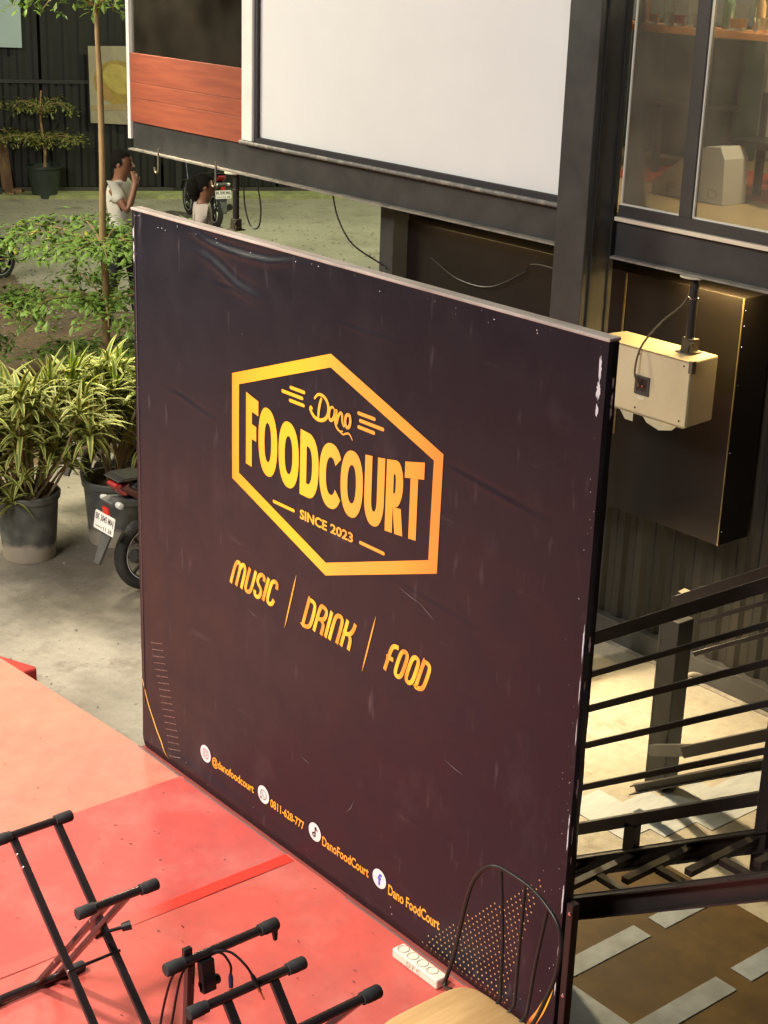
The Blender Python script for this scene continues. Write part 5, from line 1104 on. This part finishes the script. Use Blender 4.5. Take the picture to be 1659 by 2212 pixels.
    b = MB(); b.tube(spline([(-.34, .83, 1.02), (-.22, .93, 1.03), (0, .98, 1.0), (.22, .93, 1.03), (.34, .83, 1.02)], 6), .014, 8); b.build('handlebar', bike_black, t, smooth=True, local=True)
    for x in (-1, 1):
        b = MB(); b.tube(spline([(x * .22, .93, 1.04), (x * .27, .92, 1.14), (x * .33, .90, 1.20)], 5), .006, 6); ms = b.build('mirror_stem', bike_black, t, smooth=True, local=True)
        b = MB(); b.lathe([(0, -.012), (.045, -.010), (.058, 0), (.055, .010), (0, .012)], 18, Matrix.Translation((x * .36, .90, 1.22)) @ Euler((R(90), 0, 0)).to_matrix().to_4x4() @ Matrix.Diagonal((1.25, .85, 1, 1))); b.build('mirror', bike_black, ms, smooth=True, local=True)
    b = MB(); b.tube(spline([(.10, .45, .24), (.14, .2, .22), (.15, .0, .27), (.15, -.22, .34)], 5), [.025] * 5 + [.045] * 5 + [.05] * 6, 12); b.build('exhaust', mat('exhaust', (.08, .08, .08), .35, .7), t, smooth=True, local=True)
    b = MB(); b.tube([(.06, 0, .275), (.07, .55, .30)], .022, 8); b.tube([(-.06, 0, .275), (-.07, .55, .30)], .022, 8); b.build('swing_arm', grey_plastic, t, local=True)
    # rear mudguard with plate, lamps and flap
    slab_('rear_mudguard', [(-.08, .69), (-.0, .64), (-.24, .655), (-.32, .675), (-.335, .71), (-.27, .725)], .075, grey_plastic, .012)
    for x in (-1, 1): b = MB(); b.lathe([(0, -.04), (.018, -.035), (.026, 0), (.022, .03), (0, .04)], 12, Matrix.Translation((x * .095, -.285, .695)) @ AX); b.build('turn_signal', mat('signal_clear', (.50, .50, .48), .2), t, smooth=True, local=True)
    slab_('reflector', [(-.335, .605), (-.345, .665), (-.325, .665), (-.315, .605)], .032, mat('reflector_red', (.75, .02, .01), .25, coat=.5), .004)
    slab_('mud_flap', [(-.32, .52), (-.30, .52), (-.40, .27), (-.42, .28)], .065, grey_plastic, .004, lambda u, v: .45 + .55 * min(1, (v - .26) / .2))
    pn = Vector((0, -1, .18)).normalized(); pu = Vector((0, .18, 1)).normalized(); pc = Vector((0, -.345, .555))
    def pf(u, v, k): return pc + Vector((u, 0, 0)) + pu * v + pn * (.004 + k * .0006)
    b = MB(); b.prism([(-.128, -.055), (-.120, -.063), (.120, -.063), (.128, -.055), (.128, .055), (.120, .063), (-.120, .063), (-.128, .055)], lambda u, v, s: pc + Vector((u, 0, 0)) + pu * v + pn * (.003 if s else 0)); np_ = b.build('number_plate', plate_m, t, local=True)
    text_on(text[0], -.115, .115, -.010, .058, pf, .012).build('plate_text', ink, np_, local=True)
    text_on(text[1], .0, .105, -.052, .028, pf, .012).build('plate_text', ink, np_, local=True)
    b = MB(); ribbon(b, [(-.105 + i * .009, -.040 + .005 * math.sin(i * 2.1)) for i in range(11)], .004, pf); b.build('plate_script', ink, np_, local=True)
    t.location = loc; t.rotation_euler = (0, 0, rz); ORG[t] = Vector(loc); return t
mc = motorcycle((-2.75, 1.72, GZ), 0, 'motorcycle with red tail and white number plate half hidden by the panel', mat('bike_red', (.085, .008, .012), .22, coat=.5))
md = motorcycle((-4.55, 2.45, GZ), R(6), 'dark motorcycle parked behind the bushy dracaena', bike_black)
def park(loc, rz, label):
    c = copy_tree(md); c.location = loc; c.rotation_euler = (0, 0, rz); c['label'] = label; return c
park((-12.2, 4.4, GZ), R(20), 'dark motorcycle behind the green saplings at the left margin')
m3 = park((-14.55, 10.15, GZ), R(76), 'motorcycle with lit red tail lamp by the far yard wall')

# ---------------------------------------------------------------- people
skin_m = mat('skin', (.24, .105, .06), .5, var=.12, vscale=30); hair_m = mat('hair', (.010, .008, .007), .9, var=.4, vscale=40, bump=.8, bscale=80, spec=.12)
def skin_obj(name, joints, edges, m_, parent, sub=2, root=0):
    me = bpy.data.meshes.new(name); names = list(joints); me.from_pydata([joints[n][0] for n in names], [(names.index(a), names.index(b_)) for a, b_ in edges], [])
    me.materials.append(m_); o = bpy.data.objects.new(name, me); link(o, parent)
    sk = o.modifiers.new('skin', 'SKIN'); sk.use_smooth_shade = True
    for i, n in enumerate(names):
        r = joints[n][1]; me.skin_vertices[0].data[i].radius = (r, r) if not isinstance(r, tuple) else r
        me.skin_vertices[0].data[i].use_root = (i == root)
    sd = o.modifiers.new('sub', 'SUBSURF'); sd.levels = sub; sd.render_levels = sub
    return o
def person(loc, rz, label, shirt, pants, hand_to_face=False, long_hair=False, cap_=False, h=1.68, stride=.12):
    t = empty('person', loc, label, 'person', rz=rz); k = h / 1.70     # faces local +X
    def J(x, y, z, r): return ((x * k, y * k, z * k), r * k if not isinstance(r, tuple) else (r[0] * k, r[1] * k))
    j = {'pelvis': J(0, 0, .92, (.13, .10)), 'waist': J(.01, 0, 1.05, (.125, .09)), 'chest': J(.015, 0, 1.27, (.155, .11)), 'neckb': J(.0, 0, 1.42, (.090, .085)), 'neck': J(.008, 0, 1.465, .064), 'head': J(.040, 0, 1.525, (.082, .088)), 'mid': J(.040, 0, 1.59, (.100, .112)), 'skull': J(.026, 0, 1.66, (.100, .112)), 'crown': J(.018, 0, 1.705, .05),
         'hipL': J(0, .085, .88, .085), 'kneeL': J(stride * .9, .09, .49, .055), 'ankL': J(stride, .09, .09, .038), 'toeL': J(stride + .15, .095, .03, .03),
         'hipR': J(0, -.085, .88, .085), 'kneeR': J(-stride * .3, -.09, .49, .055), 'ankR': J(-stride * 1.6, -.09, .10, .038), 'toeR': J(-stride * 1.6 + .14, -.095, .035, .03),
         'shL': J(0, .17, 1.385, .058), 'elL': J(-.05, .225, 1.11, .042), 'wrL': J(.05, .22, .88, .030), 'haL': J(.075, .22, .80, .034)}
    if hand_to_face: j.update({'shR': J(0, -.17, 1.385, .058), 'elR': J(.17, -.21, 1.17, .043), 'wrR': J(.215, -.12, 1.40, .030), 'haR': J(.19, -.06, 1.48, .034)})
    else: j.update({'shR': J(0, -.17, 1.385, .058), 'elR': J(-.03, -.225, 1.11, .042), 'wrR': J(.10, -.20, .90, .030), 'haR': J(.13, -.19, .82, .034)})
    e = [('pelvis', 'waist'), ('waist', 'chest'), ('chest', 'neckb'), ('neckb', 'neck'), ('neck', 'head'), ('head', 'mid'), ('mid', 'skull'), ('skull', 'crown')]
    for s in 'LR': e += [('pelvis', 'hip' + s), ('hip' + s, 'knee' + s), ('knee' + s, 'ank' + s), ('ank' + s, 'toe' + s), ('chest', 'sh' + s), ('sh' + s, 'el' + s), ('el' + s, 'wr' + s), ('wr' + s, 'ha' + s)]
    for s in 'LR':
        hp = Vector(j['ha' + s][0]); d = (hp - Vector(j['wr' + s][0])).normalized(); sx = d.orthogonal().normalized(); 
        for q in range(4): n = 'f%d%s' % (q, s); j[n] = (tuple(hp + d * (.085 - .008 * abs(q - 1.4)) * k + sx * (q - 1.5) * .021 * k + d.cross(sx) * .02 * k), .0085 * k); e.append(('ha' + s, n))
        j['th' + s] = (tuple(hp + sx * .05 * k + d * .025 * k), .010 * k); e.append(('wr' + s, 'th' + s))
    skin_obj('body', j, e, skin_m, t)
    def grow(names, edges, dr, name, m_, root=0):
        jj = {n: (j[n][0], tuple(x + dr * k for x in j[n][1]) if isinstance(j[n][1], tuple) else j[n][1] + dr * k) for n in names}
        return skin_obj(name, jj, edges, m_, t, 2, root)
    jm = dict(j)
    for s in 'LR':
        a, b_ = Vector(j['sh' + s][0]), Vector(j['el' + s][0]); j['sl' + s] = (tuple(a.lerp(b_, .62)), .048 * k)
    j['hem'] = J(0, 0, .86, (.145, .115))
    grow(['hem', 'waist', 'chest', 'neckb', 'shL', 'slL', 'shR', 'slR'], [('hem', 'waist'), ('waist', 'chest'), ('chest', 'neckb'), ('chest', 'shL'), ('shL', 'slL'), ('chest', 'shR'), ('shR', 'slR')], .018, 'shirt', shirt, 2)
    grow(['pelvis', 'hipL', 'kneeL', 'ankL', 'hipR', 'kneeR', 'ankR'], [('pelvis', 'hipL'), ('hipL', 'kneeL'), ('kneeL', 'ankL'), ('pelvis', 'hipR'), ('hipR', 'kneeR'), ('kneeR', 'ankR')], .016, 'trousers', pants)
    for s in 'LR': grow(['ank' + s, 'toe' + s], [('ank' + s, 'toe' + s)], .012, 'shoe', plastic_black)
    c = Vector((.026 * k, 0, 1.628 * k)); b = MB(); n, mrow = 32, 20; vs = []
    for i in range(mrow + 1):
        ph = math.pi * i / mrow
        for q in range(n):
            a = 2 * math.pi * q / n; ho = Vector((.114 * k * math.sin(ph) * math.cos(a), .101 * k * math.sin(ph) * math.sin(a), .116 * k * math.cos(ph))); vs.append(c + ho * (1 + .07 * noise.noise(ho * 60 / k)))
    fs = []
    for i in range(mrow):
        for q in range(n):
            f_ = (i * n + q, i * n + (q + 1) % n, (i + 1) * n + (q + 1) % n, (i + 1) * n + q); m_ = sum((vs[u] for u in f_), Vector()) / 4 - c
            xr = m_.x / k; lim = (-.10 if long_hair else -.075) if xr < -.02 else (-.035 if xr < .03 else min(.055, -.035 + (xr - .03) * 3.0))
            if m_.z / k > lim: fs.append(f_)
    b.add(vs, fs); b.build('hair', hair_m, t, smooth=True, sharp=180, local=True)
    if long_hair:
        b = MB(); b.tube([Vector((-.045, 0, 1.70)) * k, Vector((-.065, 0, 1.65)) * k, Vector((-.075, 0, 1.57)) * k, Vector((-.07, 0, 1.50)) * k, Vector((-.06, 0, 1.45)) * k], [.03 * k, .085 * k, .088 * k, .07 * k, .03 * k], 14); b.build('hair_back', hair_m, t, smooth=True, local=True)
    if cap_:
        b = MB(); b.lathe([(0, .075), (.06, .068), (.098, .03), (.103, -.01)], 18, Matrix.Translation(c + Vector((0, 0, .065 * k)))); b.prism([(.06, -.07), (.19, -.05), (.205, 0), (.19, .05), (.06, .07)], lambda u, v, s: c + Vector((u, v, .055 * k + .008 * s))); b.build('cap', mat('cap_dark', (.03, .035, .05), .7), t, smooth=True, local=True, sharp=40)
    for s in (-1, 1):
        b = MB(); b.lathe([(0, -.01), (.014, -.008), (.022, 0), (.016, .008), (0, .01)], 10, Matrix.Translation(Vector((.035 * k, s * .094 * k, 1.595 * k))) @ Euler((R(90), 0, 0)).to_matrix().to_4x4()); b.build('ear', skin_m, t, smooth=True, local=True)
        b = MB(); b.lathe([(0, -.006), (.010, -.003), (.010, .003), (0, .006)], 10, Matrix.Translation(Vector((.131 * k, s * .034 * k, 1.608 * k))) @ Euler((0, R(90), 0)).to_matrix().to_4x4()); b.build('eye', mat('eye_dark', (.03, .02, .02), .3), t, local=True)
    b = MB(); b.tube([Vector((.130, 0, 1.615)) * k, Vector((.156, 0, 1.578)) * k, Vector((.130, 0, 1.568)) * k], [.008 * k, .015 * k, .010 * k], 8); b.build('nose', skin_m, t, smooth=True, local=True)
    b = MB(); b.tube([Vector((.118, -.026, 1.538)) * k, Vector((.131, 0, 1.540)) * k, Vector((.118, .026, 1.538)) * k], .007 * k, 6); b.build('mouth', mat('lip', (.26, .09, .07), .5), t, smooth=True, local=True)
    return t
ang = math.atan2(.772, .635)
person((-8.98, 5.20, -.30), ang - .25, 'man in pale t-shirt and dark trousers with a hand at his mouth', mat('shirt_cream', (.70, .66, .58), .8, var=.08, bump=.2, bscale=18), mat('trousers_dark', (.018, .016, .02), .8), hand_to_face=True, cap_=False, h=1.86)
person((-8.40, 5.87, -.40), ang + .1, 'woman with tied black hair in a pale blouse walking behind the panel', mat('blouse_pale', (.55, .46, .42), .8, var=.08, bump=.2, bscale=18), mat('skirt_dark', (.03, .025, .03), .8), long_hair=True, h=1.74)
